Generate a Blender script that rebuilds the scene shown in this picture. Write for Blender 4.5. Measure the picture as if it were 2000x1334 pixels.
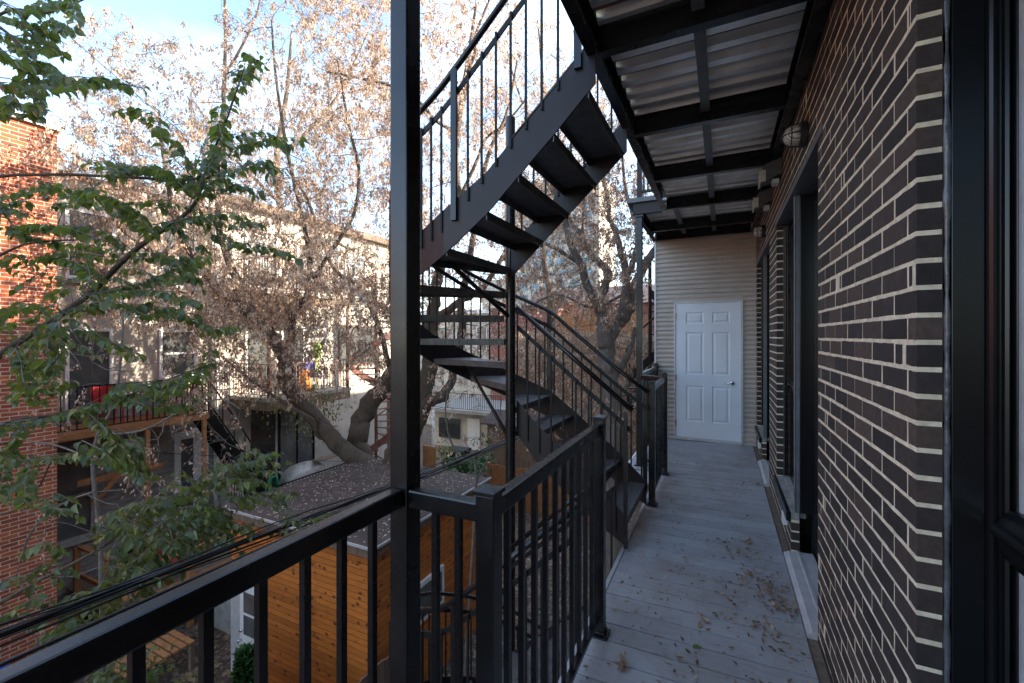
import bpy, math, random
import numpy as np
from mathutils import Vector, Matrix

for o in list(bpy.data.objects):
    bpy.data.objects.remove(o)
SC = bpy.context.scene
COL = SC.collection
R = math.radians
rng = np.random.default_rng(7)
random.seed(7)

# ------------------------------------------------------------------ camera
# world origin = eye point; X = to the brick wall, Y = along the balcony, Z = up
F = 850.0
YAW = R(25.75)
CS, SN = math.cos(YAW), math.sin(YAW)
cam = bpy.data.cameras.new('camera')
cam.sensor_width = 36.0
cam.lens = 36.0 * F / 2000.0
cam.shift_y = -0.0052
cam.clip_start = 0.02
cam.clip_end = 2000
co = bpy.data.objects.new('camera', cam)
co.rotation_euler = (R(90), 0, YAW)
COL.objects.link(co)
SC.camera = co

# ------------------------------------------------------------------ light
SUN_AZ, SUN_EL = R(60), R(22)          # azimuth measured from +Y towards +X
w = bpy.data.worlds.new('World'); SC.world = w; w.use_nodes = True
nt = w.node_tree
bg = nt.nodes['Background']
sky = nt.nodes.new('ShaderNodeTexSky'); sky.sky_type = 'NISHITA'; sky.sun_disc = False
sky.sun_elevation = SUN_EL; sky.sun_rotation = SUN_AZ
sky.air_density = 1.0; sky.dust_density = 0.8; sky.ozone_density = 1.5
tc = nt.nodes.new('ShaderNodeTexCoord')
mp = nt.nodes.new('ShaderNodeMapping'); mp.inputs['Scale'].default_value = (1.2, 1.2, 4.5)
no = nt.nodes.new('ShaderNodeTexNoise'); no.inputs['Scale'].default_value = 1.6; no.inputs['Detail'].default_value = 8
cr = nt.nodes.new('ShaderNodeValToRGB'); cr.color_ramp.elements[0].position = 0.42; cr.color_ramp.elements[1].position = 0.72
cr.color_ramp.elements[1].color = (0.7, 0.7, 0.7, 1)
mx = nt.nodes.new('ShaderNodeMixRGB'); mx.inputs['Color2'].default_value = (3.3, 4.0, 4.7, 1)
nt.links.new(tc.outputs['Generated'], mp.inputs['Vector']); nt.links.new(mp.outputs['Vector'], no.inputs['Vector'])
nt.links.new(no.outputs['Fac'], cr.inputs['Fac']); nt.links.new(cr.outputs['Color'], mx.inputs['Fac'])
nt.links.new(sky.outputs['Color'], mx.inputs['Color1']); nt.links.new(mx.outputs['Color'], bg.inputs['Color'])
bg.inputs['Strength'].default_value = 0.14
sl = bpy.data.lights.new('sun', 'SUN'); sl.energy = 3.7; sl.angle = R(0.53); sl.color = (1.0, 0.86, 0.68)
so = bpy.data.objects.new('sun', sl); COL.objects.link(so)
sv = Vector((math.sin(SUN_AZ)*math.cos(SUN_EL), math.cos(SUN_AZ)*math.cos(SUN_EL), math.sin(SUN_EL)))
so.rotation_euler = sv.to_track_quat('Z', 'Y').to_euler()
so.location = (5, 5, 20)
SC.view_settings.view_transform = 'Standard'
SC.view_settings.look = 'None'
SC.view_settings.exposure = 2.35
SC.view_settings.gamma = 1.0
SC.render.engine = 'CYCLES'
SC.cycles.max_bounces = 6
SC.cycles.transparent_max_bounces = 8

# ------------------------------------------------------------------ where a pixel of the 2000 px wide photograph lies in the world
def ray(px, py):
    t = (px-1000)/F
    return Vector((-SN+t*CS, CS+t*SN, (656.6-py)/F))
def onX(px, py, X): r = ray(px, py); return r*(X/r.x)
def onY(px, py, Y): r = ray(px, py); return r*(Y/r.y)
def onZ(px, py, Z): r = ray(px, py); return r*(Z/r.z)
def onD(px, py, d): return ray(px, py)*d

# ------------------------------------------------------------------ materials
def nmat(name):
    m = bpy.data.materials.new(name); m.use_nodes = True
    return m, m.node_tree, m.node_tree.nodes['Principled BSDF']
def noise(nt, scale, detail=6, vec=None, rough=0.6):
    n = nt.nodes.new('ShaderNodeTexNoise'); n.inputs['Scale'].default_value = scale
    n.inputs['Detail'].default_value = detail; n.inputs['Roughness'].default_value = rough
    if vec: nt.links.new(vec, n.inputs['Vector'])
    return n
def objvec(nt, scale=(1, 1, 1), rot=(0, 0, 0)):
    tc = nt.nodes.new('ShaderNodeTexCoord'); mp = nt.nodes.new('ShaderNodeMapping')
    mp.inputs['Scale'].default_value = scale; mp.inputs['Rotation'].default_value = rot
    nt.links.new(tc.outputs['Object'], mp.inputs['Vector'])
    return mp.outputs['Vector']
def ramp(nt, fac, stops):
    c = nt.nodes.new('ShaderNodeValToRGB')
    el = c.color_ramp.elements
    while len(el) < len(stops): el.new(0.5)
    for e, (p, col) in zip(el, stops):
        e.position = p; e.color = (col[0], col[1], col[2], 1) if hasattr(col, '__len__') else (col, col, col, 1)
    nt.links.new(fac, c.inputs['Fac'])
    return c.outputs['Color']
def mixc(nt, fac, a, b, mode='MIX'):
    m = nt.nodes.new('ShaderNodeMixRGB'); m.blend_type = mode
    for s, v in (('Fac', fac), ('Color1', a), ('Color2', b)):
        if isinstance(v, (int, float)): m.inputs[s].default_value = v if s == 'Fac' else (v, v, v, 1)
        elif isinstance(v, tuple): m.inputs[s].default_value = (*v, 1)
        else: nt.links.new(v, m.inputs[s])
    return m.outputs['Color']
def bump(nt, h, dist, strength=1.0, bsdf=None):
    b = nt.nodes.new('ShaderNodeBump'); b.inputs['Distance'].default_value = dist; b.inputs['Strength'].default_value = strength
    nt.links.new(h, b.inputs['Height'])
    if bsdf: nt.links.new(b.outputs['Normal'], bsdf.inputs['Normal'])
    return b
def island(nt):
    g = nt.nodes.new('ShaderNodeNewGeometry'); return g.outputs['Random Per Island']
def simple(name, col, rough=0.6, metal=0.0, var=0.15, scale=8, bmp=0.0, bscale=60, spec=0.5, vscale=(1, 1, 1)):
    m, nt, b = nmat(name)
    v = objvec(nt, vscale)
    n = noise(nt, scale, 6, v)
    lo = tuple(c*(1-var) for c in col); hi = tuple(min(1, c*(1+var)) for c in col)
    nt.links.new(ramp(nt, n.outputs['Fac'], [(0.3, lo), (0.7, hi)]), b.inputs['Base Color'])
    b.inputs['Roughness'].default_value = rough; b.inputs['Metallic'].default_value = metal
    b.inputs['Specular IOR Level'].default_value = spec
    if bmp: bump(nt, noise(nt, bscale, 4, v).outputs['Fac'], bmp, 0.6, b)
    return m

M = {}
# satin black paint with dust and tiny chips
def black_paint():
    m, nt, b = nmat('black_paint')
    v = objvec(nt)
    dust = noise(nt, 5, 5, v, 0.6); spk = noise(nt, 140, 2, v)
    c = ramp(nt, dust.outputs['Fac'], [(0.35, (0.005, 0.005, 0.006)), (0.75, (0.013, 0.013, 0.015))])
    s = ramp(nt, spk.outputs['Fac'], [(0.76, 0.0), (0.79, 1.0)])
    nt.links.new(mixc(nt, s, c, (0.14, 0.13, 0.12)), b.inputs['Base Color'])
    nt.links.new(ramp(nt, dust.outputs['Fac'], [(0.3, 0.20), (0.75, 0.36)]), b.inputs['Roughness'])
    b.inputs['Specular IOR Level'].default_value = 0.5
    bump(nt, noise(nt, 60, 2, v).outputs['Fac'], 0.0001, 0.2, b)
    return m
M['black'] = black_paint()
M['black_far'] = simple('black_steel', (0.009, 0.009, 0.010), 0.5, spec=0.25)
M['stringer'] = simple('brown_black_steel', (0.027, 0.020, 0.021), 0.42, 0.0, 0.3, 5, 0.0003, 20, 0.3)
def diamond():
    m, nt, b = nmat('checker_plate')
    v = objvec(nt, (1, 1, 1), (0, 0, R(45)))
    def bars(rot, off):
        mp = nt.nodes.new('ShaderNodeMapping'); mp.inputs['Rotation'].default_value = (0, 0, rot)
        mp.inputs['Location'].default_value = (off, off, 0)
        nt.links.new(v, mp.inputs['Vector'])
        br = nt.nodes.new('ShaderNodeTexBrick'); br.inputs['Scale'].default_value = 1
        br.inputs['Brick Width'].default_value = 0.034; br.inputs['Row Height'].default_value = 0.017
        br.inputs['Mortar Size'].default_value = 0.0055; br.inputs['Mortar Smooth'].default_value = 0.6
        br.inputs['Color1'].default_value = (1, 1, 1, 1); br.inputs['Color2'].default_value = (1, 1, 1, 1); br.inputs['Mortar'].default_value = (0, 0, 0, 1)
        nt.links.new(mp.outputs['Vector'], br.inputs['Vector'])
        return br.outputs['Color']
    ck = nt.nodes.new('ShaderNodeTexChecker'); ck.inputs['Scale'].default_value = 1/0.034
    nt.links.new(v, ck.inputs['Vector'])
    h = mixc(nt, ck.outputs['Fac'], bars(0, 0), bars(R(90), 0.0))
    d = noise(nt, 14, 7, objvec(nt), 0.7)
    nt.links.new(ramp(nt, d.outputs['Fac'], [(0.35, (0.05, 0.05, 0.055)), (0.75, (0.17, 0.16, 0.155))]), b.inputs['Base Color'])
    b.inputs['Roughness'].default_value = 0.42
    bump(nt, h, 0.0025, 0.9, b)
    return m
M['plate'] = diamond()
def brick_geo(name, stops, rough=0.75):
    m, nt, b = nmat(name)
    v = objvec(nt)
    base = ramp(nt, island(nt), stops)
    n = noise(nt, 38, 8, v, 0.7); n2 = noise(nt, 260, 3, v)
    c = mixc(nt, 0.7, base, ramp(nt, n.outputs['Fac'], [(0.3, 0.2), (0.75, 0.8)]), 'OVERLAY')
    ef = noise(nt, 7, 7, v, 0.75)
    c = mixc(nt, ramp(nt, ef.outputs['Fac'], [(0.56, 0.0), (0.78, 0.35)]), c, (0.16, 0.135, 0.12))
    sp = ramp(nt, noise(nt, 90, 2, v).outputs['Fac'], [(0.74, 0.0), (0.78, 1.0)])
    nt.links.new(mixc(nt, sp, c, (0.30, 0.27, 0.24)), b.inputs['Base Color'])
    b.inputs['Roughness'].default_value = rough
    bump(nt, mixc(nt, 0.5, n.outputs['Fac'], n2.outputs['Fac']), 0.003, 0.7, b)
    return m
M['brick_dark'] = brick_geo('dark_brick', [(0, (0.022, 0.0175, 0.0175)), (0.35, (0.036, 0.027, 0.026)), (0.7, (0.052, 0.037, 0.034)), (0.9, (0.070, 0.046, 0.038)), (1, (0.088, 0.060, 0.050))])
M['mortar'] = simple('mortar', (0.80, 0.70, 0.53), 0.95, 0, 0.25, 22, 0.006, 200)
def brick_tex(name, c1, c2, mort, plane='YZ', w=0.205, h=0.0677, ms=0.008, off=0.5):
    m, nt, b = nmat(name)
    tc = nt.nodes.new('ShaderNodeTexCoord'); sp = nt.nodes.new('ShaderNodeSeparateXYZ'); cb = nt.nodes.new('ShaderNodeCombineXYZ')
    nt.links.new(tc.outputs['Object'], sp.inputs[0])
    a = nt.nodes.new('ShaderNodeMath'); a.operation = 'ADD'
    nt.links.new(sp.outputs['X'], a.inputs[0]); nt.links.new(sp.outputs['Y'], a.inputs[1])
    nt.links.new(a.outputs[0], cb.inputs[0]); nt.links.new(sp.outputs['Z'], cb.inputs[1])
    br = nt.nodes.new('ShaderNodeTexBrick'); br.inputs['Scale'].default_value = 1; br.offset = off
    br.inputs['Brick Width'].default_value = w; br.inputs['Row Height'].default_value = h
    br.inputs['Mortar Size'].default_value = ms; br.inputs['Mortar Smooth'].default_value = 0.2
    br.inputs['Color1'].default_value = (*c1, 1); br.inputs['Color2'].default_value = (*c2, 1); br.inputs['Mortar'].default_value = (*mort, 1)
    nt.links.new(cb.outputs[0], br.inputs['Vector'])
    n = noise(nt, 3, 8, tc.outputs['Object'], 0.7); n2 = noise(nt, 30, 6, tc.outputs['Object'])
    c = mixc(nt, 0.5, br.outputs['Color'], ramp(nt, n.outputs['Fac'], [(0.3, 0.3), (0.7, 0.7)]), 'OVERLAY')
    c = mixc(nt, 0.4, c, ramp(nt, n2.outputs['Fac'], [(0.3, 0.3), (0.7, 0.7)]), 'OVERLAY')
    nt.links.new(c, b.inputs['Base Color']); b.inputs['Roughness'].default_value = 0.85
    inv = nt.nodes.new('ShaderNodeInvert'); nt.links.new(br.outputs['Fac'], inv.inputs['Color'])
    bump(nt, mixc(nt, 0.3, inv.outputs[0], n2.outputs['Fac']), 0.006, 0.8, b)
    return m
M['brick_orange'] = brick_tex('orange_brick', (0.36, 0.080, 0.024), (0.19, 0.038, 0.017), (0.42, 0.30, 0.22))
M['brick_grey'] = brick_tex('grey_brick', (0.33, 0.31, 0.28), (0.17, 0.16, 0.15), (0.26, 0.25, 0.23))
M['brick_tan'] = brick_tex('tan_brick', (0.30, 0.20, 0.13), (0.20, 0.13, 0.085), (0.30, 0.25, 0.20))
M['brick_red'] = brick_tex('red_brick', (0.26, 0.07, 0.05), (0.18, 0.05, 0.04), (0.3, 0.2, 0.16))
M['stucco'] = simple('cream_stucco', (0.46, 0.42, 0.36), 0.9, 0, 0.3, 1.2, 0.004, 60)
M['white_paint'] = simple('white_paint', (0.72, 0.73, 0.72), 0.5, 0, 0.08, 5)
M['door_white'] = simple('white_door_paint', (0.74, 0.82, 0.87), 0.42, 0, 0.05, 3, 0.0004, 150)
M['galv'] = simple('galvanised_sheet', (0.90, 0.88, 0.83), 0.36, 0.55, 0.18, 5, 0.0005, 80)
M['siding'] = simple('grey_steel_siding', (0.50, 0.455, 0.405), 0.45, 0.15, 0.08, 3)
M['aluminium'] = simple('aluminium_sill', (0.55, 0.56, 0.58), 0.4, 0.3, 0.12, 10)
M['chrome'] = simple('chrome', (0.7, 0.7, 0.72), 0.15, 1.0, 0.03)
M['brass'] = simple('old_brass', (0.35, 0.28, 0.18), 0.4, 0.9)
M['rubber'] = simple('black_plastic', (0.015, 0.015, 0.016), 0.5)
M['frame_dark'] = simple('black_window_frame', (0.007, 0.0075, 0.009), 0.25, 0, 0.2, 12, spec=0.35)
M['caulk'] = simple('black_caulk', (0.09, 0.10, 0.115), 0.14, 0, 0.4, 25, 0.008, 22, vscale=(1, 1, 1))
M['caulk_grey'] = simple('grey_brown_sealant', (0.16, 0.12, 0.09), 0.9, 0, 0.3, 20, 0.004, 60)
M['concrete'] = simple('concrete_sill', (0.30, 0.29, 0.27), 0.9, 0, 0.35, 14, 0.002, 90)
M['rust'] = simple('rust_red_steel', (0.16, 0.065, 0.05), 0.6, 0, 0.4, 12)
M['grey_steel'] = simple('grey_painted_steel', (0.13, 0.14, 0.155), 0.45, 0, 0.2, 14, 0.0005, 60)
M['wood_dark'] = simple('weathered_wood', (0.17, 0.12, 0.085), 0.85, 0, 0.4, 12, 0.003, 40, vscale=(1, 1, 0.2))
M['wood_orange'] = simple('stained_timber', (0.36, 0.16, 0.06), 0.7, 0, 0.3, 10)
M['red'] = simple('red_plastic', (0.45, 0.02, 0.03), 0.45)
M['blue'] = simple('blue_plastic', (0.02, 0.08, 0.40), 0.45)
M['teal'] = simple('green_rubber_hose', (0.02, 0.22, 0.12), 0.5)
M['lime'] = simple('lime_plastic', (0.35, 0.65, 0.05), 0.45)
M['orange'] = simple('orange_cloth', (0.65, 0.22, 0.03), 0.7)
M['terracotta'] = simple('terracotta', (0.35, 0.10, 0.05), 0.8)
M['tarp'] = simple('grey_plastic_cover', (0.30, 0.29, 0.27), 0.35, 0, 0.3, 6, 0.02, 9)
M['soil'] = simple('dark_cable', (0.012, 0.013, 0.016), 0.35)
M['metal_roof'] = simple('brown_roof', (0.13, 0.075, 0.065), 0.7, 0, 0.2, 4)
def glass(name, col, rough=0.05):
    m, nt, b = nmat(name)
    v = objvec(nt); n = noise(nt, 2.0, 5, v)
    nt.links.new(ramp(nt, n.outputs['Fac'], [(0.35, tuple(c*0.6 for c in col)), (0.7, col)]), b.inputs['Base Color'])
    b.inputs['Roughness'].default_value = rough; b.inputs['Specular IOR Level'].default_value = 0.9
    return m
M['glass'] = glass('window_glass', (0.03, 0.035, 0.04))
M['glass_far'] = glass('far_window_glass', (0.12, 0.13, 0.13), 0.12)
M['glass_blue'] = glass('blue_tower_glass', (0.06, 0.20, 0.30), 0.15)
def lampglass():
    m, nt, b = nmat('ribbed_lamp_glass')
    v = objvec(nt); wv = nt.nodes.new('ShaderNodeTexWave'); wv.inputs['Scale'].default_value = 28; wv.bands_direction = 'Y'
    nt.links.new(v, wv.inputs['Vector'])
    nt.links.new(ramp(nt, wv.outputs['Fac'], [(0.2, (0.28, 0.28, 0.26)), (0.8, (0.62, 0.61, 0.57))]), b.inputs['Base Color'])
    b.inputs['Roughness'].default_value = 0.12; b.inputs['Coat Weight'].default_value = 0.6
    bump(nt, wv.outputs['Fac'], 0.004, 0.8, b)
    return m
M['lampglass'] = lampglass()
def deck_mat():
    m, nt, b = nmat('grey_deck_boards')
    v = objvec(nt); vs = objvec(nt, (2, 24, 1))
    base = ramp(nt, island(nt), [(0, (0.30, 0.315, 0.34)), (1, (0.365, 0.38, 0.40))])
    n = noise(nt, 2.2, 8, v, 0.7); gr = noise(nt, 9, 5, vs)
    c = mixc(nt, ramp(nt, n.outputs['Fac'], [(0.46, 0.0), (0.70, 0.75)]), base, (0.225, 0.19, 0.165))
    c = mixc(nt, 0.28, c, ramp(nt, gr.outputs['Fac'], [(0.3, 0.25), (0.7, 0.75)]), 'OVERLAY')
    st = noise(nt, 5, 4, objvec(nt, (1, 4, 1)))
    c = mixc(nt, ramp(nt, st.outputs['Fac'], [(0.66, 0.0), (0.74, 0.45)]), c, (0.12, 0.11, 0.105))
    nt.links.new(c, b.inputs['Base Color'])
    nt.links.new(ramp(nt, n.outputs['Fac'], [(0.3, 0.42), (0.7, 0.65)]), b.inputs['Roughness']); b.inputs['Specular IOR Level'].default_value = 0.4
    bump(nt, gr.outputs['Fac'], 0.001, 0.5, b)
    return m
M['deck'] = deck_mat()
def planks():
    m, nt, b = nmat('orange_knotty_pine')
    v = objvec(nt)
    tc = nt.nodes.new('ShaderNodeTexCoord'); sp = nt.nodes.new('ShaderNodeSeparateXYZ'); cb = nt.nodes.new('ShaderNodeCombineXYZ')
    nt.links.new(tc.outputs['Object'], sp.inputs[0])
    a = nt.nodes.new('ShaderNodeMath'); a.operation = 'ADD'
    nt.links.new(sp.outputs['X'], a.inputs[0]); nt.links.new(sp.outputs['Y'], a.inputs[1])
    nt.links.new(a.outputs[0], cb.inputs[0]); nt.links.new(sp.outputs['Z'], cb.inputs[1])
    br = nt.nodes.new('ShaderNodeTexBrick'); br.inputs['Scale'].default_value = 1
    br.inputs['Brick Width'].default_value = 2.4; br.inputs['Row Height'].default_value = 0.095
    br.inputs['Mortar Size'].default_value = 0.004
    br.inputs['Color1'].default_value = (0.58, 0.185, 0.030, 1); br.inputs['Color2'].default_value = (0.38, 0.115, 0.017, 1)
    br.inputs['Mortar'].default_value = (0.10, 0.035, 0.012, 1)
    nt.links.new(cb.outputs[0], br.inputs['Vector'])
    g = noise(nt, 6, 6, objvec(nt, (1, 1, 9)))
    c = mixc(nt, 0.6, br.outputs['Color'], ramp(nt, g.outputs['Fac'], [(0.3, 0.25), (0.7, 0.75)]), 'OVERLAY')
    vo = nt.nodes.new('ShaderNodeTexVoronoi'); vo.inputs['Scale'].default_value = 5.5
    vo.inputs['Randomness'].default_value = 1
    nt.links.new(objvec(nt, (1, 1, 1.6)), vo.inputs['Vector'])
    c = mixc(nt, ramp(nt, vo.outputs['Distance'], [(0.17, 0.95), (0.26, 0.0)]), c, (0.10, 0.035, 0.014))
    nt.links.new(c, b.inputs['Base Color']); b.inputs['Roughness'].default_value = 0.55
    bump(nt, br.outputs['Fac'], -0.004, 0.7, b)
    return m
M['planks'] = planks()
def litter(name, cols, scale, bd=0.02):
    m, nt, b = nmat(name)
    v = objvec(nt)
    vo = nt.nodes.new('ShaderNodeTexVoronoi'); vo.inputs['Scale'].default_value = scale
    nt.links.new(v, vo.inputs['Vector'])
    sp = nt.nodes.new('ShaderNodeSeparateXYZ'); nt.links.new(vo.outputs['Color'], sp.inputs[0])
    c = ramp(nt, sp.outputs[0], cols)
    n = noise(nt, 1.3, 6, v)
    c = mixc(nt, 0.6, c, ramp(nt, n.outputs['Fac'], [(0.3, 0.25), (0.7, 0.7)]), 'OVERLAY')
    nt.links.new(c, b.inputs['Base Color']); b.inputs['Roughness'].default_value = 0.9
    bump(nt, vo.outputs['Distance'], bd, 0.8, b)
    return m
M['ground'] = litter('leaf_strewn_soil', [(0.0, (0.05, 0.035, 0.028)), (0.5, (0.09, 0.062, 0.045)), (0.8, (0.16, 0.11, 0.075)), (1, (0.28, 0.19, 0.13))], 16)
M['roof_felt'] = simple('dark_roof_felt', (0.070, 0.051, 0.044), 0.9, 0, 0.35, 2.5, 0.003, 90)
def bark(name, c1, c2, c3):
    m, nt, b = nmat(name)
    v = objvec(nt, (1, 1, 0.35)); n = noise(nt, 16, 8, v, 0.75); n2 = noise(nt, 2.2, 4, objvec(nt))
    c = ramp(nt, n.outputs['Fac'], [(0.35, c1), (0.65, c2)])
    nt.links.new(mixc(nt, ramp(nt, n2.outputs['Fac'], [(0.5, 0.0), (0.7, 0.6)]), c, c3), b.inputs['Base Color'])
    b.inputs['Roughness'].default_value = 0.9
    bump(nt, n.outputs['Fac'], 0.025, 0.9, b)
    return m
M['bark'] = bark('maple_bark', (0.055, 0.038, 0.027), (0.135, 0.098, 0.072), (0.11, 0.10, 0.05))
M['bark_light'] = bark('grey_green_bark', (0.10, 0.085, 0.075), (0.22, 0.19, 0.165), (0.12, 0.10, 0.07))
def leafmat(name, stops, trans, rough=0.5, tcol=None, back=None, clump=0):
    m, nt, b = nmat(name)
    base = ramp(nt, island(nt), stops)
    if clump:
        cn = noise(nt, clump, 3, objvec(nt))
        base = mixc(nt, 0.75, base, ramp(nt, cn.outputs['Fac'], [(0.36, (0.22, 0.19, 0.17)), (0.62, (0.72, 0.72, 0.72))]), 'OVERLAY')
    if back:
        g = nt.nodes.new('ShaderNodeNewGeometry')
        base = mixc(nt, g.outputs['Backfacing'], base, back)
    nt.links.new(base, b.inputs['Base Color']); b.inputs['Roughness'].default_value = rough
    t = nt.nodes.new('ShaderNodeBsdfTranslucent')
    if tcol: t.inputs['Color'].default_value = (*tcol, 1)
    else: nt.links.new(base, t.inputs['Color'])
    mix = nt.nodes.new('ShaderNodeMixShader'); mix.inputs['Fac'].default_value = trans
    out = nt.nodes['Material Output']
    nt.links.new(b.outputs[0], mix.inputs[1]); nt.links.new(t.outputs[0], mix.inputs[2]); nt.links.new(mix.outputs[0], out.inputs['Surface'])
    return m
M['samara'] = leafmat('dry_maple_keys', [(0, (0.21, 0.13, 0.085)), (0.3, (0.42, 0.29, 0.20)), (0.7, (0.63, 0.475, 0.355)), (1, (0.82, 0.70, 0.57))], 0.5, 0.6, clump=1.4)
M['leaf'] = leafmat('green_leaf', [(0, (0.045, 0.078, 0.038)), (0.4, (0.080, 0.122, 0.055)), (0.8, (0.135, 0.18, 0.07)), (0.94, (0.22, 0.24, 0.08)), (1, (0.34, 0.24, 0.07))], 0.38, 0.30, (0.22, 0.30, 0.04), (0.12, 0.17, 0.10), clump=9)
M['leaf_yellow'] = leafmat('yellow_green_leaf', [(0, (0.10, 0.11, 0.03)), (0.6, (0.22, 0.20, 0.07)), (1, (0.34, 0.27, 0.10))], 0.35, 0.5)
M['conifer'] = leafmat('cedar_foliage', [(0, (0.025, 0.075, 0.02)), (1, (0.06, 0.15, 0.035))], 0.2, 0.6)
M['dryleaf'] = leafmat('dry_fallen_leaf', [(0, (0.09, 0.04, 0.025)), (0.35, (0.22, 0.12, 0.065)), (0.75, (0.36, 0.24, 0.14)), (1, (0.50, 0.40, 0.28))], 0.1, 0.8)
M['rooflitter'] = leafmat('pale_fallen_keys', [(0, (0.30, 0.17, 0.10)), (0.5, (0.55, 0.42, 0.32)), (1, (0.75, 0.62, 0.50))], 0.1, 0.8)

# ------------------------------------------------------------------ mesh tools
class MB:
    def __init__(s): s.v = []; s.f = []
    def add(s, vs, fs):
        o = len(s.v); s.v += [tuple(p) for p in vs]; s.f += [tuple(i+o for i in f) for f in fs]; return s
    def box(s, x0, x1, y0, y1, z0, z1):
        return s.add([(x0,y0,z0),(x1,y0,z0),(x1,y1,z0),(x0,y1,z0),(x0,y0,z1),(x1,y0,z1),(x1,y1,z1),(x0,y1,z1)],
                     [(3,2,1,0),(4,5,6,7),(0,1,5,4),(1,2,6,5),(2,3,7,6),(3,0,4,7)])
    def bar(s, a, b, w, h, up=(0, 0, 1)):          # box section from a to b
        a = Vector(a); b = Vector(b); d = (b-a).normalized(); u = Vector(up)
        x = d.cross(u)
        if x.length < 1e-4: x = d.cross(Vector((1, 0, 0)))
        x.normalize(); y = x.cross(d).normalized()
        x *= w/2; y *= h/2
        vs = [a-x-y, a+x-y, a+x+y, a-x+y, b-x-y, b+x-y, b+x+y, b-x+y]
        return s.add(vs, [(0,1,2,3),(7,6,5,4),(1,0,4,5),(2,1,5,6),(3,2,6,7),(0,3,7,4)])
    def tube(s, pts, rad, n=8, cap=True):
        pts = [Vector(p) for p in pts]
        if not hasattr(rad, '__len__'): rad = [rad]*len(pts)
        vs = []; px = None
        for i, p in enumerate(pts):
            d = (pts[min(i+1, len(pts)-1)]-pts[max(i-1, 0)])
            if d.length < 1e-9: d = Vector((0, 0, 1))
            d.normalize()
            if px is None:
                px = d.cross(Vector((0, 0, 1)))
                if px.length < 0.05: px = d.cross(Vector((1, 0, 0)))
            x = px - d*px.dot(d)
            if x.length < 1e-6: x = d.orthogonal()
            x.normalize(); px = x; y = d.cross(x)
            for k in range(n):
                a = 2*math.pi*k/n
                vs.append(p + (x*math.cos(a)+y*math.sin(a))*rad[i])
        fs = []
        for i in range(len(pts)-1):
            for k in range(n):
                k2 = (k+1) % n
                fs.append((i*n+k, i*n+k2, (i+1)*n+k2, (i+1)*n+k))
        if cap:
            fs.append(tuple(range(n-1, -1, -1))); fs.append(tuple((len(pts)-1)*n+k for k in range(n)))
        return s.add(vs, fs)
    def cyl(s, a, b, r, n=12, r2=None): return s.tube([a, b], [r, r if r2 is None else r2], n)
    def prism(s, poly, axis, a, b):                # 2-D polygon extruded along an axis ('X','Y','Z')
        def P(u, v, t):
            return {'X': (t, u, v), 'Y': (u, t, v), 'Z': (u, v, t)}[axis]
        n = len(poly)
        vs = [P(u, v, a) for u, v in poly]+[P(u, v, b) for u, v in poly]
        fs = [(i, (i+1) % n, n+(i+1) % n, n+i) for i in range(n)]
        fs += [tuple(range(n-1, -1, -1)), tuple(range(n, 2*n))]
        return s.add(vs, fs)
    def ribbon(s, path, th):                       # upright plate along (x, y, zbottom, ztop)
        n = len(path); nor = []
        for i in range(n):
            a = path[max(i-1, 0)]; b = path[min(i+1, n-1)]
            d = Vector((b[0]-a[0], b[1]-a[1], 0)).normalized(); nor.append(Vector((-d.y, d.x, 0))*th/2)
        vs = []
        for (x, y, zb, zt), m in zip(path, nor):
            vs += [(x-m.x, y-m.y, zb), (x+m.x, y+m.y, zb), (x+m.x, y+m.y, zt), (x-m.x, y-m.y, zt)]
        fs = [(0, 1, 2, 3), ((n-1)*4+3, (n-1)*4+2, (n-1)*4+1, (n-1)*4)]
        for i in range(n-1):
            a = i*4; b = a+4
            for k in range(4): fs.append((a+k, b+k, b+(k+1) % 4, a+(k+1) % 4))
        return s.add(vs, fs)
    def lathe(s, c, prof, n=20, axis='Z', sy=1.0, sz=1.0):
        vs = []; 
        for r, h in prof:
            for k in range(n):
                a = 2*math.pi*k/n; u = r*math.cos(a)*sy; v = r*math.sin(a)*sz
                vs.append({'Z': (c[0]+u, c[1]+v, c[2]+h), 'X': (c[0]+h, c[1]+u, c[2]+v), 'Y': (c[0]+u, c[1]+h, c[2]+v)}[axis])
        fs = []
        for i in range(len(prof)-1):
            for k in range(n):
                k2 = (k+1) % n; fs.append((i*n+k, i*n+k2, (i+1)*n+k2, (i+1)*n+k))
        fs.append(tuple(range(n-1, -1, -1))); fs.append(tuple((len(prof)-1)*n+k for k in range(n)))
        return s.add(vs, fs)
    def build(s, name, mat, parent=None, bevel=0, smooth=False, loc=None):
        O = Vector(parent['o']) if parent is not None else (Vector(loc) if loc else Vector(s.v[0]) if s.v else Vector())
        me = bpy.data.meshes.new(name)
        me.from_pydata([(p[0]-O.x, p[1]-O.y, p[2]-O.z) for p in s.v], [], s.f)
        return finish(me, name, mat, parent, O, bevel, smooth)

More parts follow.
